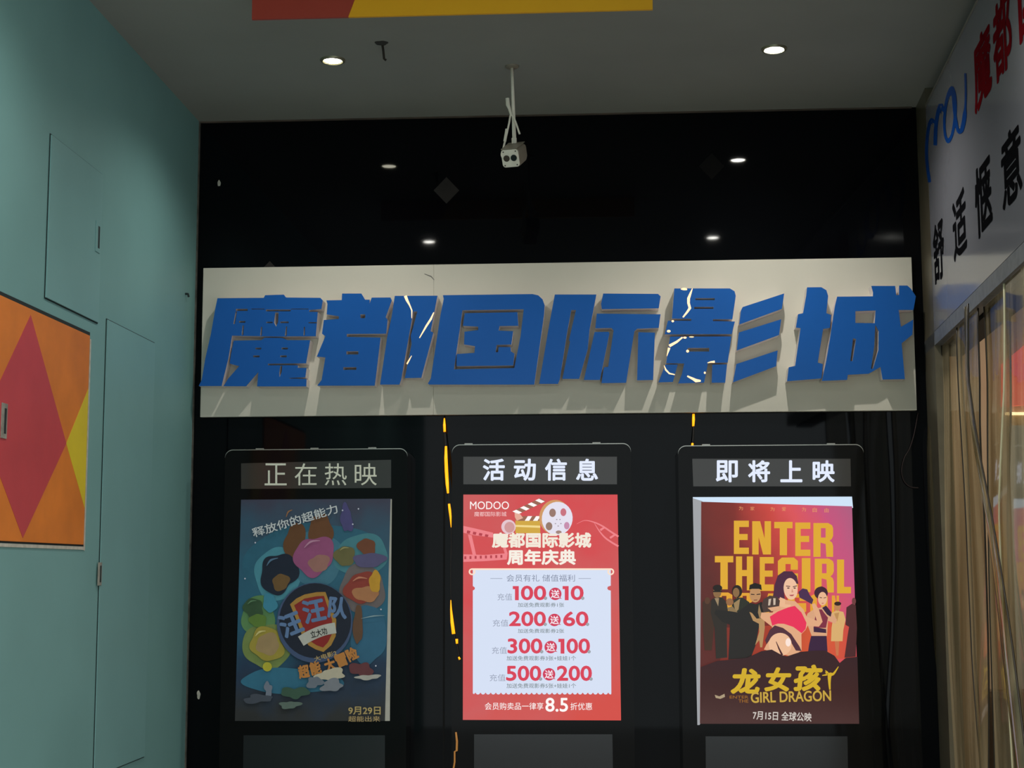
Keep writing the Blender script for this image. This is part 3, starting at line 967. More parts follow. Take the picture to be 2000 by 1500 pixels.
for x in (830, 915):
    S.poly('white_stripe', A([(x + 18, 780), (x + 62, 780), (x + 32, 828), (x - 14, 828)]), (250, 246, 244), cb)
S.poly('clapper_arm', A([(690, 732), (980, 592), (1028, 630), (750, 760)]), (150, 96, 78), cb)
for k in range(4):
    x, y = 690 + k * 78, 732 - k * 37.6
    S.poly('white_stripe', A([(x, y), (x + 38, y - 18), (x + 98, y + 10), (x + 62, y + 28)]), (250, 246, 244), cb)
S.poly('clapper_hinge', A([(712, 745), (770, 760), (800, 800), (735, 828), (715, 790)]), (226, 170, 150), cb)
S.poly('small_reel', A(ell(650, 890, 74, 74)), (226, 196, 204))
S.poly('small_reel', A(ell(660, 895, 52, 56)), (206, 150, 150))
S.poly('reel_edge', A(ell(1125, 790, 160, 178, rot=8)), (206, 150, 96))
re = S.poly('film_reel', A(ell(1150, 805, 158, 172, rot=8)), (226, 222, 236))
for x, y, rx, ry, c in ((1102, 746, 34, 43, (150, 116, 104)), (1213, 740, 30, 40, (198, 110, 122)), (1066, 884, 34, 42, (146, 118, 104)), (1248, 878, 28, 38, (196, 138, 170)), (1165, 945, 30, 18, (160, 130, 120))):
    S.poly('reel_hole', A(ell(x, y, rx, ry)), c, re)
for x, y in ((1145, 815), (1178, 815), (1132, 857), (1188, 857), (1160, 882)):
    S.poly('reel_hole', A(ell(x, y, 8, 6, 10)), (160, 150, 160), re)
W = (252, 246, 244)
TX(A, 'MODOO', 256, 630, 655, 710, W, 'cinema_name', bold=0.0)
TX(A, '魔都国际影城', 298, 735, 630, 783, (244, 200, 200), 'cinema_name')
TX(A, '魔都国际影城', 480, 948, 1500, 1106, (240, 230, 214), 'headline', bold=0.05)
TX(A, '周年庆典', 635, 1122, 1342, 1282, (244, 236, 224), 'headline', bold=0.05)
# coupon with torn lower edge
n = 27
edge = []
for k in range(n):
    x = 1420 - k * (1260 / n)
    edge += [(x, 1200), (x - 12, 1196), (x - 23, 1182), (x - 35, 1196)]
cp = S.poly('coupon', B([(160, 60), (1420, 60), (1420, 205), (1392, 215), (1388, 232), (1398, 245), (1420, 250), (1425, 1190)] + edge + [(160, 1190), (160, 250), (178, 238), (178, 222), (160, 208)]), (212, 222, 242))
S.poly('coupon_rod', B([(150, 47), (1425, 47), (1425, 62), (150, 62)]), (250, 222, 200), cp)
for x in (153, 1420):
    S.poly('rod_ring', [B(ell(x, 78, 31, 31)), B(ell(x, 78, 17, 18))], (250, 222, 200), cp)
GR, RD = (128, 136, 158), (214, 62, 84)
TX(B, '会员有礼 储值福利', 468, 104, 1092, 168, GR, 'coupon_heading', parent=cp)
for x0, x1 in ((320, 430), (1125, 1238)):
    S.poly('dash', B([(x0, 138), (x1, 138), (x1, 142), (x0, 142)]), GR, cp)
for (na, xa0, xa1, cx, cy, nb, xb0, xb1, y0, y1, l0, l1, sub, sx0, sx1, sy0, sy1) in (
        ('100', 525, 830, 913, 280, '10', 980, 1172, 205, 338, 385, 520, '加送免费观影券1张', 572, 994, 360, 401),
        ('200', 490, 828, 906, 518, '60', 985, 1216, 440, 576, 342, 485, '加送免费观影券2张', 572, 994, 598, 638),
        ('300', 478, 796, 872, 765, '100', 942, 1230, 686, 825, 335, 472, '加送免费观影券3张+娃娃1个', 470, 1104, 845, 888),
        ('500', 465, 786, 857, 1013, '200', 928, 1248, 934, 1074, 315, 460, '加送免费观影券5张+娃娃1个', 470, 1104, 1095, 1139)):
    for num, q0_, q1_ in ((na, xa0, xa1), (nb, xb0, xb1)):
        if num[0] == '1':                      # a heavy 1 with its flag, then the zeros
            h_ = y1 - y0
            S.poly('price_figure', B([(q0_, y0 + 4), (q0_ + 55, y0 + 4), (q0_ + 55, y1), (q0_ + 20, y1), (q0_ + 20, y0 + h_ * .24), (q0_, y0 + h_ * .24)]), RD, cp)
            q0_, num = q0_ + 74, num[1:]
        TX(B, num, q0_, y0, q1_, y1, RD, 'price_figure', bold=0.045, parent=cp)
    TX(B, '充值', l0, y1 - 62, l1, y1 + 2, (150, 158, 178), 'price_note', parent=cp)
    bub = S.poly('speech_bubble', B(ell(cx, cy, 57, 57, 30)[0:4] + [(cx + 62, cy + 44)] + ell(cx, cy, 57, 57, 30)[4:]), (204, 56, 86), cp)
    TX(B, '送', cx - 40, cy - 38, cx + 40, cy + 38, (244, 232, 240), 'bubble_lettering', bold=0.02, parent=cp)
    for x in (xa1 - 6, xb1 - 8):
        c_ = S.poly('currency_dot', B(ell(x, y1 - 18, 15, 15, 14)), (140, 146, 152), cp)
        TX(B, '元', x - 9, y1 - 27, x + 9, y1 - 9, (200, 206, 212), 'currency_mark', parent=cp)
    TX(B, sub, sx0, sy0, sx1, sy1, (128, 140, 146), 'price_note', bold=0.012, parent=cp)
TX(B, '会员购卖品一律享', 272, 1270, 806, 1336, W, 'footer_lettering')
TX(B, '8.5', 824, 1226, 1030, 1354, W, 'footer_figure', bold=0.03)
TX(B, '折优惠', 1052, 1272, 1250, 1338, W, 'footer_lettering')

# ------------------------------------------------------------------ poster, right: lit film sheet
base = CFRONT.at(1520, 1414)
pr = thing('film_poster', 'red and yellow backlit film poster in the right display case', 'poster', (base.x, CASE_Y, base.z), 'posters in the display cases')
S = Sheet(pr, CFRONT, 0.0012, glow)
A, B = crop(1310, 860, 5), crop(1310, 1130, 5)
S.poly('paper_margin', [(1353, 973), (1372, 979), (1369, 1412), (1366, 1416), (1362, 1416)], (158, 160, 164))
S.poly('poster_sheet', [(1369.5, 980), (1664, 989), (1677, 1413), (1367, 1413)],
       gradient('sunset_print_falloff', [(0, (92, 40, 36)), (.28, (128, 44, 38)), (.48, (206, 70, 62)), (.62, (226, 86, 92)), (.8, (206, 84, 128)), (1, (176, 96, 132))],
                CFRONT.at(1372, 1110), CFRONT.at(1680, 1010), emit=0.9, noise=0.22))  # print also carries the uneven backlight: dark left, bright upper right
YE = (220, 166, 44)
for s, xs, y0, y1 in (('为', 685, 645, 682), ('家', 797, 648, 685), ('为', 993, 652, 690), ('爱', 1104, 652, 690), ('为', 1300, 655, 695), ('自', 1405, 658, 702), ('由', 1520, 662, 705)):
    TX(A, s, xs - 20, y0, xs + 20, y1, (226, 150, 96), 'tagline')


def block(T, word, boxes, col, name):
    """Heavy condensed capitals drawn as strokes, one box per letter."""
    for ch, (x0, y0, x1, y1) in zip(word, boxes):
        loops = []
        w, h = x1 - x0, y1 - y0
        s = w * 0.36
        b = h * 0.19
        R = lambda u0, v0, u1, v1: [(x0 + u0, y0 + v0), (x0 + u1, y0 + v0), (x0 + u1, y0 + v1), (x0 + u0, y0 + v1)]
        if ch == 'E':
            loops += [[(x0, y0), (x1, y0), (x1, y0 + b), (x0 + s, y0 + b), (x0 + s, y0 + h * .4), (x1 - w * .08, y0 + h * .4), (x1 - w * .08, y0 + h * .58), (x0 + s, y0 + h * .58), (x0 + s, y1 - b), (x1, y1 - b), (x1, y1), (x0, y1)]]
        elif ch == 'N':
            loops += [[(x0, y0), (x0 + w * .42, y0), (x1 - w * .34, y0 + h * .52), (x1 - w * .34, y0), (x1, y0), (x1, y1), (x1 - w * .42, y1), (x0 + w * .34, y0 + h * .48), (x0 + w * .34, y1), (x0, y1)]]
        elif ch == 'T':
            loops += [[(x0, y0), (x1, y0), (x1, y0 + b), (x0 + w * .70, y0 + b), (x0 + w * .70, y1), (x0 + w * .30, y1), (x0 + w * .30, y0 + b), (x0, y0 + b)]]
        elif ch == 'R':
            loops += [[(x0, y0), (x0 + w * .75, y0), (x0 + w * .95, y0 + h * .07), (x1, y0 + h * .16), (x1, y0 + h * .38), (x0 + w * .93, y0 + h * .47), (x0 + w * .82, y0 + h * .52), (x0 + w * .95, y0 + h * .58), (x1, y0 + h * .68),
                       (x1, y1), (x0 + w * .66, y1), (x0 + w * .62, y0 + h * .62), (x0 + w * .36, y0 + h * .58), (x0 + w * .36, y1), (x0, y1)], R(w * .38, h * .15, w * .62, h * .43)]
        elif ch == 'H':
            loops += [[(x0, y0), (x0 + s, y0), (x0 + s, y0 + h * .4), (x1 - s, y0 + h * .4), (x1 - s, y0), (x1, y0), (x1, y1), (x1 - s, y1), (x1 - s, y0 + h * .58), (x0 + s, y0 + h * .58), (x0 + s, y1), (x0, y1)]]
        elif ch == 'G':
            loops += [[(x0 + w * .2, y0), (x0 + w * .8, y0), (x1, y0 + h * .1), (x1, y0 + h * .36), (x0 + w * .64, y0 + h * .36), (x0 + w * .64, y0 + b), (x0 + w * .38, y0 + b), (x0 + w * .38, y1 - b), (x0 + w * .64, y1 - b),
                       (x0 + w * .64, y0 + h * .62), (x0 + w * .5, y0 + h * .62), (x0 + w * .5, y0 + h * .47), (x1, y0 + h * .47), (x1, y1 - h * .1), (x0 + w * .8, y1), (x0 + w * .2, y1), (x0, y1 - h * .1), (x0, y0 + h * .1)]]
        elif ch == 'I':
            loops += [R(0, 0, w, h)]
        elif ch == 'L':
            loops += [[(x0, y0), (x0 + w * .5, y0), (x0 + w * .5, y1 - b), (x1, y1 - b), (x1, y1), (x0, y1)]]
        elif ch == 'D':
            loops += [[(x0, y0), (x0 + w * .75, y0), (x1, y0 + h * .12), (x1, y1 - h * .12), (x0 + w * .75, y1), (x0, y1)], R(w * .36, h * .17, w * .64, h * .83)]
        elif ch == 'A':
            loops += [[(x0 + w * .28, y0), (x0 + w * .72, y0), (x1, y1), (x0 + w * .68, y1), (x0 + w * .62, y0 + h * .8), (x0 + w * .38, y0 + h * .8), (x0 + w * .32, y1), (x0, y1)], [(x0 + w * .5, y0 + h * .25), (x0 + w * .6, y0 + h * .64), (x0 + w * .4, y0 + h * .64)]]
        elif ch == 'O':
            loops += [[(x0 + w * .2, y0), (x0 + w * .8, y0), (x1, y0 + h * .1), (x1, y1 - h * .1), (x0 + w * .8, y1), (x0 + w * .2, y1), (x0, y1 - h * .1), (x0, y0 + h * .1)], R(w * .38, h * .17, w * .62, h * .83)]
        S.poly(name, [T(l) for l in loops], col)


block(A, 'ENTER', ((616, 785, 762, 1110), (795, 790, 978, 1115), (1010, 797, 1188, 1122), (1215, 803, 1362, 1130), (1392, 808, 1584, 1138)), YE, 'title_letter')
block(A, 'THEGIRL', ((430, 1130, 610, 1455), (636, 1134, 802, 1465), (868, 1140, 1005, 1470), (1045, 1145, 1240, 1475), (1278, 1150, 1362, 1482), (1404, 1156, 1590, 1486), (1622, 1164, 1758, 1494)), YE, 'title_letter')
block(B, 'DRAGON', ((440, 136, 600, 330), (640, 140, 800, 330), (900, 145, 1080, 335), (1140, 150, 1320, 340), (1360, 155, 1530, 345), (1570, 165, 1640, 350)), (222, 158, 44), 'title_letter')
SK, SKD = (206, 158, 112), (134, 100, 62)
S.poly('ground_glow', B([(500, 480), (1800, 420), (1810, 780), (480, 800)]), gradient('ember_print', [(0, (110, 40, 32)), (.4, (176, 62, 40)), (.75, (222, 92, 52)), (1, (206, 70, 70))], CFRONT.at(1390, 1250), CFRONT.at(1680, 1250), emit=0.9, noise=0.2))


def fig(lbl, pieces):
    root = None
    for pts, c in pieces:
        if root is None:
            root = S.poly('printed_figure', B(pts), c)
            root['label'] = lbl
        else:
            S.poly('figure_detail', B(pts), c, root)


fig('dim figure in a brown coat', [([(310, 230), (350, 190), (400, 220), (430, 330), (420, 480), (400, 700), (330, 700), (312, 480)], (62, 40, 28)), (ell(356, 215, 26, 34), (84, 54, 36))])
fig('bespectacled figure in a dark suit', [([(395, 205), (440, 180), (500, 182), (545, 230), (560, 330), (545, 480), (550, 770), (440, 780), (425, 480), (388, 330)], (44, 38, 32)), ([(425, 190), (470, 190), (462, 270)], (150, 128, 96)),
                                           (ell(452, 132, 40, 56), SKD), (ell(455, 92, 46, 32), (30, 22, 18)), ([(412, 118), (496, 118), (496, 132), (412, 132)], (26, 20, 18))])
fig('long haired figure in a dark jacket', [([(600, 215), (650, 185), (700, 185), (765, 230), (770, 340), (640, 360), (590, 320)], (40, 42, 32)), ([(612, 240), (675, 195), (660, 300), (630, 330)], (150, 124, 84)),
                                            (ell(645, 125, 50, 62), (34, 24, 18)), (ell(636, 136, 32, 46), SKD), (ell(574, 228, 36, 36), (146, 100, 62)), ([(548, 285), (600, 270), (650, 330), (580, 350)], (134, 110, 74))])
fig('man in a black suit with an outstretched arm', [([(770, 235), (830, 250), (885, 225), (912, 300), (862, 450), (830, 640), (780, 770), (560, 790), (575, 450), (500, 420), (425, 340), (440, 305), (560, 315), (650, 330)], (34, 31, 28)),
                                                    (ell(822, 155, 55, 78), (186, 138, 92)), ([(762, 110), (768, 62), (820, 42), (880, 60), (886, 115), (860, 100), (790, 100)], (24, 18, 16)),
                                                    ([(780, 148), (815, 152), (815, 160), (780, 158)], (40, 26, 20)), ([(835, 152), (872, 146), (872, 156), (835, 160)], (40, 26, 20)), ([(808, 206), (842, 204), (842, 212), (808, 214)], (120, 66, 50)),
                                                    ([(765, 325), (790, 335), (835, 390), (912, 385), (915, 480), (890, 670), (870, 670), (860, 600), (820, 650), (860, 520), (858, 440), (800, 410)], (176, 136, 88)),
                                                    ([(858, 250), (880, 330), (866, 400), (848, 330)], (150, 120, 80))])
fig('figure in a pale robe', [([(1560, 340), (1610, 310), (1680, 325), (1702, 400), (1680, 500), (1672, 610), (1560, 610), (1565, 480), (1575, 420)], (214, 170, 108)), (ell(1622, 272, 32, 42), (186, 128, 82)), (ell(1625, 244, 34, 20), (46, 26, 22)),
                             ([(1595, 610), (1640, 610), (1632, 750), (1610, 750)], (196, 112, 72)), ([(1590, 340), (1640, 330), (1620, 420)], (186, 138, 84))])
fig('dim figure in a maroon coat', [([(1710, 280), (1770, 240), (1800, 260), (1812, 480), (1800, 760), (1690, 770), (1720, 560), (1735, 470), (1700, 450)], (74, 36, 38)), (ell(1782, 220, 20, 34), (108, 58, 58))])
fig('woman with a hair bun and dark gloves', [([(1330, 340), (1390, 300), (1500, 270), (1560, 330), (1618, 400), (1600, 440), (1530, 410), (1520, 560), (1372, 560), (1330, 450), (1310, 400)], (214, 160, 122)),
                                             ([(1420, 300), (1470, 300), (1490, 330), (1530, 380), (1510, 480), (1390, 480), (1400, 400)], (124, 42, 62)), (ell(1462, 140, 66, 62), (58, 26, 44)), (ell(1466, 98, 26, 22), (58, 26, 44)),
                                             (ell(1476, 196, 44, 66), (230, 178, 140)), ([(1448, 180), (1472, 184), (1472, 190), (1448, 188)], (70, 34, 36)), ([(1486, 186), (1512, 180), (1512, 186), (1486, 192)], (70, 34, 36)),
                                             ([(1462, 238), (1492, 236), (1478, 246)], (176, 74, 80)), ([(1472, 285), (1510, 262), (1565, 330), (1555, 372), (1520, 350)], (52, 24, 52)), ([(1388, 470), (1510, 492), (1512, 530), (1390, 520)], (58, 28, 56)),
                                             ([(1365, 558), (1515, 558), (1524, 710), (1335, 710), (1345, 640)], (54, 26, 56))])
fig('woman in a red top with raised fists', [([(990, 330), (1060, 180), (1130, 210), (1210, 220), (1290, 300), (1320, 370), (1420, 410), (1370, 250), (1400, 240), (1440, 300), (1476, 420), (1440, 468), (1330, 458), (1310, 500), (1270, 540), (1272, 700), (1180, 760), (940, 700), (905, 690), (950, 600), (985, 470), (870, 380), (880, 330)], (222, 166, 126)),
                                            ([(990, 190), (1010, 60), (1040, -30), (1100, -72), (1180, -70), (1225, -25), (1240, 50), (1160, 60), (1100, 120), (1110, 220), (1050, 190), (1020, 230)], (72, 32, 58)),
                                            (ell(1165, 100, 68, 106, rot=-6), (236, 188, 156)), ([(1120, 68), (1160, 72), (1160, 80), (1120, 76)], (74, 36, 40)), ([(1186, 76), (1226, 66), (1226, 74), (1186, 84)], (74, 36, 40)),
                                            (ell(1142, 92, 13, 6, 10), (64, 34, 36)), (ell(1204, 92, 12, 6, 10), (64, 34, 36)), ([(1178, 95), (1192, 132), (1172, 136)], (206, 146, 116)), ([(1150, 158), (1200, 155), (1188, 170), (1164, 171)], (176, 76, 84)),
                                            ([(1060, 180), (1110, 200), (1110, 250), (1170, 255), (1150, 290), (1060, 270)], (232, 180, 140)),
                                            ([(962, 370), (1040, 320), (1140, 280), (1205, 265), (1270, 330), (1318, 430), (1310, 490), (1272, 532), (1190, 470), (1100, 440), (1040, 438), (985, 458)], (228, 44, 84)),
                                            ([(880, 260), (900, 200), (960, 165), (1030, 175), (1060, 215), (1052, 270), (1065, 300), (980, 320), (900, 330)], (70, 52, 46)),
                                            ([(950, 200), (975, 195), (965, 260), (945, 262)], (196, 178, 160)), ([(995, 190), (1018, 192), (1016, 255), (996, 258)], (196, 178, 160)), ([(940, 285), (1050, 268), (1064, 300), (980, 318)], (216, 164, 126)),
                                            ([(1240, 130), (1280, 95), (1325, 105), (1350, 160), (1385, 205), (1370, 250), (1310, 215), (1250, 185)], (70, 38, 74)),
                                            ([(915, 600), (960, 500), (1010, 455), (1090, 480), (1170, 540), (1250, 660), (1270, 705), (1215, 700), (1150, 590), (1050, 530), (985, 560), (930, 640)], (78, 40, 52)),
                                            (ell(1062, 640, 112, 112), (234, 184, 146)), (ell(1140, 620, 26, 40), (250, 226, 214)), (stroke([(1022, 612), (1050, 680), (1082, 745)], [6, 14, 20]), (66, 26, 32))])
S.poly('dark_foreground', B([(290, 860), (450, 800), (560, 790), (740, 770), (880, 705), (980, 690), (1080, 745), (1130, 755), (1260, 712), (1400, 700), (1500, 700), (1590, 750), (1640, 820), (1700, 770), (1812, 760), (1830, 1412), (285, 1412)]),
       gradient('maroon_print', [(0, (50, 27, 32)), (.5, (58, 28, 27)), (1, (74, 46, 44))], CFRONT.at(1500, 1280), CFRONT.at(1500, 1412), emit=0.9, noise=0.3, nscale=9))
S.poly('white_shoe', B([(425, 1130), (470, 1145), (520, 1120), (525, 1150), (480, 1170), (435, 1160)]), (170, 150, 120))
YG = (206, 168, 34)
for ch, x0, y0, x1, y1 in (('龙', 578, 870, 872, 1122), ('女', 905, 862, 1170, 1100), ('孩', 1190, 835, 1475, 1095)):
    TX(B, ch, x0, y0, x1, y1, YG, 'chinese_title', bold=0.055, shear=0.1)
S.poly('kicking_mark', B(stroke(smooth_path([(1628, 855), (1580, 925), (1545, 935), (1540, 1000), (1545, 1080)], 4), [6, 22, 40, 26, 14])), YG)
S.poly('kicking_mark', B(stroke([(1470, 942), (1510, 935), (1540, 930), (1500, 892)], [8, 16, 20, 6])), YG)
S.poly('kicking_mark', B(ell(1513, 912, 13, 14, 12)), YG)
TX(B, 'ENTER', 570, 1138, 752, 1166, (150, 96, 30), 'english_title', bold=0.02)
TX(B, 'THE', 655, 1174, 752, 1206, (150, 96, 30), 'english_title', bold=0.02)
TX(B, 'GIRL DRAGON', 775, 1094, 1556, 1200, (196, 160, 60), 'english_title', bold=0.03, rot=1.5)
TX(B, '7月15日 全球公映', 795, 1292, 1366, 1380, (206, 198, 190), 'release_date', bold=0.02, rot=-2)

# ================================================================== amber light ropes hanging beside the cases
class RopeSurface:                     # the rope starts under the board at the wall and hangs forward past the case
    def at(self, px, py, off=0.0):
        k = min(1.0, max(0.0, (py - 815) / 150.0))
        return ywall(-0.014 - 0.136 * k - off).at(px, py)


RP = RopeSurface()


def rope(label, segs, wirepts):
    a = RP.at(*wirepts[0])
    t = thing('light_rope', label, 'light strip', (a.x, 0, a.z), 'amber light ropes on the black wall')
    link('cord', tube([RP.at(*p) for p in smooth_path(wirepts, 4)], 0.0025, 8), MAT_WIRE, t, smooth=True)
    for pts, rads in segs:
        link('lit_section', tube([RP.at(*p, off=0.002) for p in pts], [r / 436.0 for r in rads], 8), MAT_AMBER, t, smooth=True)


rope('amber light rope left of the middle display case, lit in pieces',
     [([(868, 817), (868, 830), (868.5, 843)], [1.2, 2.6, 2.4]), ([(871, 872), (871, 895), (872, 920), (873.5, 945), (875, 963)], [2.2, 3.2, 3.4, 3.2, 2.0]), ([(877, 984), (878.5, 996), (880, 1010), (881, 1030)], [2.2, 2.6, 2.0, .6]),
      ([(880.5, 1172), (881, 1190), (883, 1215), (886, 1238)], [.7, 1.8, 3.2, 3.4]), ([(892, 1248), (892.5, 1257)], [2.6, 2.2]), ([(896, 1283), (898, 1288)], [1.6, 2.0])],
     [(868, 812), (870, 870), (876, 970), (881, 1040), (880, 1110), (881, 1180), (888, 1245), (893, 1262), (898, 1289)])
rope('short amber light rope above the left corner of the right display case',
     [([(1354.5, 809), (1354.5, 820), (1354, 832)], [2.4, 2.8, 2.2]), ([(1352.5, 866), (1352, 873)], [2.2, 2.4])], [(1354.5, 806), (1354.5, 835), (1352, 876)])
t = thing('light_rope', 'dim brown end of the light rope low beside the middle display case', 'light strip', RP.at(891, 1430), 'amber light ropes on the black wall')
link('lit_section', tube([RP.at(*p) for p in ((890.5, 1430), (892.5, 1448), (892, 1466), (888, 1468), (888, 1488), (886, 1500), (884, 1540))], [.004, .005, .005, .004, .004, .004, .003], 8),
     mat('dim_amber', (130, 88, 46), 0.5, emit=(130, 88, 40), strength=0.8), t, smooth=True)
tag(link('wall_cable', tube([ywall(-0.008).at(*p) for p in smooth_path([(1793, 806), (1786, 845), (1777, 875), (1766, 895), (1761, 920), (1766, 940), (1778, 951), (1794, 953)], 5)], 0.0025, 8), mat('brown_cable', (46, 30, 28), 0.5), smooth=True),
    'thin dark cable looping on the black wall beside the strip curtain', 'cable')

# ================================================================== right side: sign, rail, strip curtain
def rw(u, z, off=0.0):
    return Vector((XR, 0, z)) + RDIR * u + RN * off


def u_of(px, py):
    return (RWALL.at(px, py) - Vector((XR, 0, 0))).dot(RDIR)


U_END = 3.4
zs_top = RWALL.at(1860, 103).z + 0.012
zs_bot = RWALL.at(1817, 655).z
u0 = u_of(1816, 420)
post = slab([rw(0.004, 0.0, 0.0), rw(u0 - 0.004, 0.0, 0.0), rw(u0 - 0.004, CEIL_Z - .002, 0.0), rw(0.004, CEIL_Z - .002, 0.0)], -RN * 0.06)
tpost = struct(link('trim_3', post, MAT_POST))
# solid header wall behind the sign
struct(link('wall_right', slab([rw(0.0, zs_bot - 0.07, -0.062), rw(U_END, zs_bot - 0.07, -0.062), rw(U_END, CEIL_Z, -0.062), rw(0.0, CEIL_Z, -0.062)], -RN * 0.1), mat('dark_header_wall', (26, 26, 26), 0.7)))
sg = thing('side_sign', 'white sign board above the strip curtain on the right with red, blue and black writing', 'sign board', rw(1.5, zs_bot))
link('sign_panel', slab([rw(u0, zs_bot), rw(U_END, zs_bot), rw(U_END, zs_top - .012), rw(u0, zs_top - .012)], -RN * 0.06), MAT_SIGNWHITE, sg)
link('sign_top_trim', slab([rw(u0, zs_top - .014, .003), rw(U_END, zs_top - .014, .003), rw(U_END, zs_top - .004, .003), rw(u0, zs_top - .004, .003)], -RN * 0.02), mat('sign_trim', (150, 144, 132), 0.4, metal=.5), sg)
RS = Sheet(sg, RWALL, 0.0006, None)


def rtext(s, quad_left_x, quad_right_x, ytl, ybl, ytr, ybr, m, name, bold=0.02):
    """Text on the right wall: measured edges give its extent along and up the wall."""
    ua, ub = u_of(quad_left_x, ytl), u_of(quad_right_x, ytr)
    za = (RWALL.at(quad_left_x, ytl).z + RWALL.at(quad_right_x, ytr).z) / 2
    zb = (RWALL.at(quad_left_x, ybl).z + RWALL.at(quad_right_x, ybr).z) / 2
    bm = text_fill(s, 0, 0, 1, 1, bold=bold)
    for v in bm.verts:
        v.co = rw(ua + (ub - ua) * v.co.x, za + (zb - za) * v.co.y, 0.001 + v.co.z)
    return link(name, bm, m, sg, fix=False)


for s, xl, xr, a1, b1, a2, b2 in (('魔', 1899, 1933, 88, 232, 38, 190), ('都', 1937, 1972, 28, 184, -42, 128), ('国', 1985, 2034, -66, 104, -174, 20)):
    rtext(s, xl, xr, a1, b1, a2, b2, MAT_SIGNRED, 'red_character', 0.036)
for s, xl, xr, a1, b1, a2, b2 in (('舒', 1821, 1842, 438, 560, 425, 548), ('适', 1859, 1885, 390, 515, 366, 496), ('惬', 1902, 1934, 328, 474, 302, 448), ('意', 1953, 1992, 270, 420, 236, 384)):
    rtext(s, xl, xr, a1, b1, a2, b2, MAT_SIGNBLACK, 'black_character', 0.03)
T = crop(1790, 100, 7.5)
sq = smooth_path([(1808 + 8, 356), (1811, 320), (1810, 290), (1813, 255), (1820, 233), (1826, 250), (1827, 284), (1827, 262), (1832, 220), (1838, 202), (1844, 222), (1847, 270), (1852, 300), (1858, 285), (1865, 240), (1866, 195),
                  (1860, 168), (1852, 180), (1846, 215), (1846, 260), (1855, 275), (1868, 245), (1872, 250), (1878, 258), (1884, 240), (1888, 200), (1886, 145)], 4)
RS.put('blue_logo', curve_fill([stroke(sq[:29], 6)]), MAT_SIGNBLUE)
RS.put('blue_logo', curve_fill([stroke(smooth_path([(1827, 284), (1829, 240), (1837, 205), (1843, 222), (1846, 268), (1852, 312), (1842, 320)], 4)[:21], 7)]), MAT_SIGNBLUE)
RS.put('blue_logo', curve_fill([ell(1856, 224, 13, 56, 30, 4), ell(1855.5, 228, 7.5, 42, 30, 4)]), MAT_SIGNBLUE)
RS.put('blue_logo', curve_fill([stroke(smooth_path([(1862, 180), (1866, 225), (1872, 255), (1878, 256), (1884, 232), (1887, 190), (1886, 143)], 4), [6] * 12 + [8] * 6 + [4] * 7)]), MAT_SIGNBLUE)

# rail that carries the strips
zr0 = zs_bot - 0.06
rail = link('curtain_rail', slab([rw(0.0, zr0, 0.0), rw(U_END, zr0, 0.0), rw(U_END, zs_bot - .002, 0.0), rw(0.0, zs_bot - .002, 0.0)], -RN * 0.05), MAT_RAIL)
tag(rail, 'grey metal rail under the right sign carrying the strip curtain', 'rail')

# PVC strips: measured left and right edges (pixel x at pixel y), hanging in the plane of the rail
strips = [
    ('far narrow clear strip of the curtain beside the black wall', [(690, 1799), (960, 1808), (1200, 1819), (1500, 1831)], [(690, 1823), (960, 1827), (1200, 1829), (1500, 1831.5)], -0.012),
    ('second clear strip of the curtain from the black wall, olive tinted', [(690, 1824), (960, 1828), (1200, 1830), (1500, 1832)], [(690, 1862), (860, 1869), (1100, 1880), (1280, 1892), (1500, 1914)], -0.03),
    ('third clear strip of the curtain from the black wall', [(650, 1863), (860, 1870), (1100, 1881), (1280, 1893), (1500, 1915)], [(650, 1905), (760, 1911), (900, 1914), (1000, 1918), (1500, 1921)], -0.012),
    ('fourth clear strip of the curtain, showing pink and gold things behind it', [(620, 1907), (760, 1913), (1000, 1919), (1500, 1922)], [(620, 1958), (800, 1955), (1000, 1948), (1200, 1956), (1500, 1967)], -0.03),
    ('nearest clear strip of the curtain at the right edge of the photo', [(560, 1958), (800, 1956), (1000, 1949), (1200, 1957), (1500, 1968)], [(560, 2022), (800, 2030), (1200, 2040), (1500, 2050)], -0.012),
]


def lerp(tab, y):
    if y <= tab[0][0]:
        return tab[0][1]
    for (a, xa), (b, xb) in zip(tab, tab[1:]):
        if y <= b:
            return xa + (xb - xa) * (y - a) / (b - a)
    return tab[-1][1]


def strip(label, le, re, off, seed, edge=True, pale=None):
    rd = random.Random(seed)
    NZ, NU = 36, 8
    ph = rd.uniform(0, 6)
    grid = []
    for i in range(NZ + 1):
        z = zr0 - 0.002 - (zr0 - 0.012) * i / NZ
        # pixel row at which this height is seen at the strip's place
        ym = 690 + (RWALL.at(1880, 690).z - z) / (RWALL.at(1880, 690).z - RWALL.at(1880, 1500).z) * 810
        ua, ub = u_of(lerp(le, ym), ym), u_of(lerp(re, ym), ym)
        row = []
        fade = min(1, i / 6)
        for k in range(NU + 1):
            s = k / NU
            bulge = 0.016 * math.sin(math.pi * s) * fade + 0.008 * math.sin(z * 3 + ph + s * 2) * fade
            row.append(rw(ua + (ub - ua) * s, z, off + bulge))
        grid.append(row)
    bm = bmesh.new()
    vg = [[bm.verts.new(p) for p in r] for r in grid]
    for r0, r1 in zip(vg, vg[1:]):
        for k in range(NU):
            bm.faces.new((r0[k], r0[k + 1], r1[k + 1], r1[k]))
    o = link('curtain_strip', bm, MAT_PVC, smooth=True)
    tag(o, label, 'curtain strip', 'clear strips of the curtain')
    if edge:
        for col in (0, NU):
            link('strip_edge', tube([r[col] + RN * 0.001 for r in grid], 0.0035, 6), pale if pale and col == 0 else MAT_STRIPEDGE, o, smooth=True)
    return o


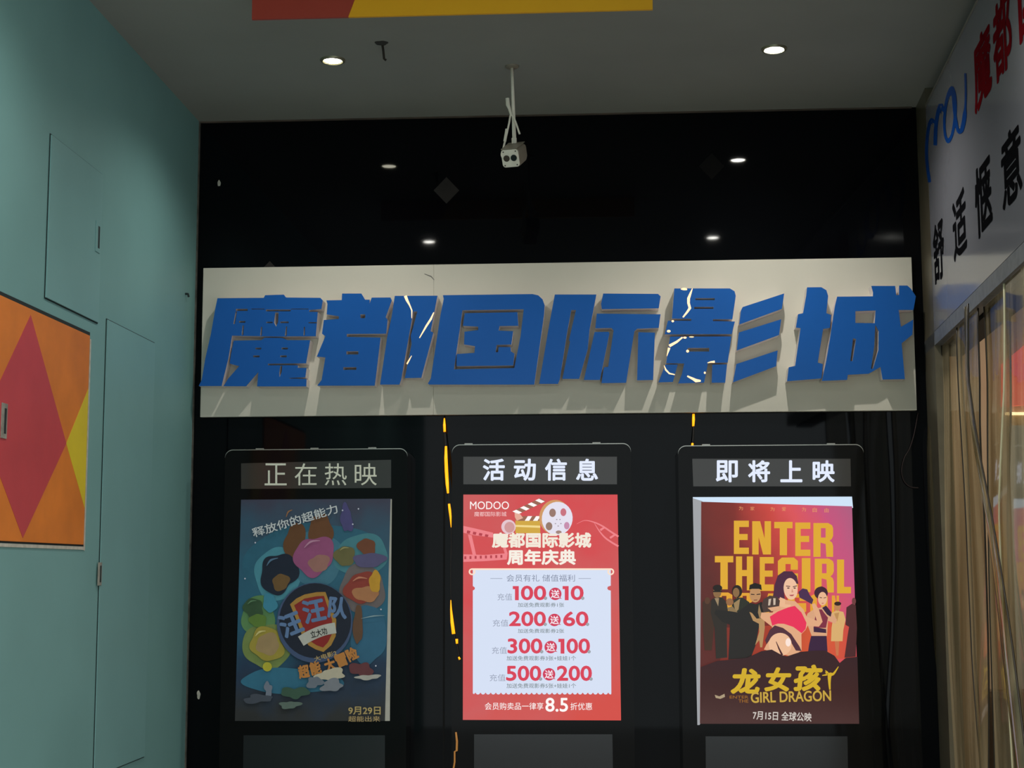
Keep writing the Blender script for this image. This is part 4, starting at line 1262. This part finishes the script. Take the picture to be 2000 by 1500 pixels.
for k, (lb, le, re, off) in enumerate(strips):
    strip(lb, le, re, off, 60 + k, pale=mat('strip_edge_highlight', (236, 226, 190), 0.25) if k == 4 else None)  # far edge of the nearest strip gets a painted highlight
# a loose strip that hangs across the others towards the near side
strip('loose narrow clear strip slanting across the curtain towards the near side', [(620, 1908), (760, 1911), (900, 1927), (1000, 1946), (1200, 1980), (1330, 2000), (1500, 2028)],
      [(620, 1915), (760, 1918), (900, 1938), (1000, 1957), (1200, 1992), (1330, 2014), (1500, 2044)], 0.04, 77)

# ------------------------------------------------------------------ the lit shop behind the curtain
SHOP_Y = 1.5
SW = ywall(SHOP_Y)
struct(link('wall_shop', box((XR + 0.02, SHOP_Y, 0.0), (4.2, SHOP_Y + 0.1, CEIL_Z)), MAT_SHOPWALL))
struct(link('wall_return', box((XR + 0.02, 0.0, 0.0), (XR + 0.1, SHOP_Y, CEIL_Z)), MAT_SHOPWALL))
struct(link('wall_far_right', box((4.2, Y_OPEN + 4.5, 0.0), (4.3, SHOP_Y + 0.1, CEIL_Z)), MAT_SHOPWALL))
ld = bpy.data.lights.new('lamp', 'AREA')  # added lamp, unseen, that fills the shop with light
ld.energy = 30
ld.size = 0.5
ld.color = (1.0, 0.9, 0.8)
tl = thing('shop_fill_lamp', 'unseen square lamp added to light the shop behind the strip curtain', 'ceiling light', (XR + 1.2, -0.4, CEIL_Z - .03))
link('lamp_panel', box((XR + 0.9, -0.7, CEIL_Z - .03), (XR + 1.5, -0.1, CEIL_Z - .001)), mat('lamp_panel_white', (240, 236, 225), 0.5, emit=(255, 236, 205), strength=2), tl)
lo = bpy.data.objects.new('lamp', ld)
C.objects.link(lo)
lo.parent = tl
lo.location = (0, 0, -0.01)


def shop_slab(name, quad, m, depth, label, cat):
    return tag(link(name, lay(curve_fill([quad]), SW, depth, depth - 0.0005), m), label, cat)


shop_slab('shop_sign', [(1955, 712), (2040, 640), (2040, 790), (1955, 795)], mat('shop_sign_red', (214, 84, 70), 0.4, emit=(232, 84, 70), strength=0.8), 0.05, 'lit red shop sign seen through the curtain at the right edge', 'sign')
shop_slab('light_tube', [(1963, 806), (2040, 806), (2040, 811), (1963, 811)], mat('tube_white', (255, 240, 210), 0.5, emit=(255, 236, 196), strength=3), 0.03, 'bright thin light tube under the red shop sign', 'light')
shop_slab('shop_door', [(1966, 832), (2045, 832), (2045, 1345), (1984, 1345)], mat('frosted_door', (196, 206, 208), 0.3, noise=0.1, nscale=5), 0.04, 'pale grey frosted door seen through the curtain at the right edge', 'door')
q0, q1 = SW.at(1921, 1345), SW.at(2045, 1345)
ct = thing('dark_counter', 'dark counter low behind the curtain at the right', 'counter', ((q0.x + q1.x) / 2, SHOP_Y - .2, 0.0))
link('counter_body', box((q0.x, SHOP_Y - .22, 0.0), (q1.x, SHOP_Y - .06, q0.z - .03)), mat('counter_dark', (60, 50, 40), 0.4, noise=.2, nscale=5), ct)
link('counter_top', box((q0.x - .01, SHOP_Y - .23, q0.z - .03), (q1.x + .01, SHOP_Y - .055, q0.z)), mat('counter_top', (84, 70, 54), 0.35, noise=.2, nscale=5), ct)
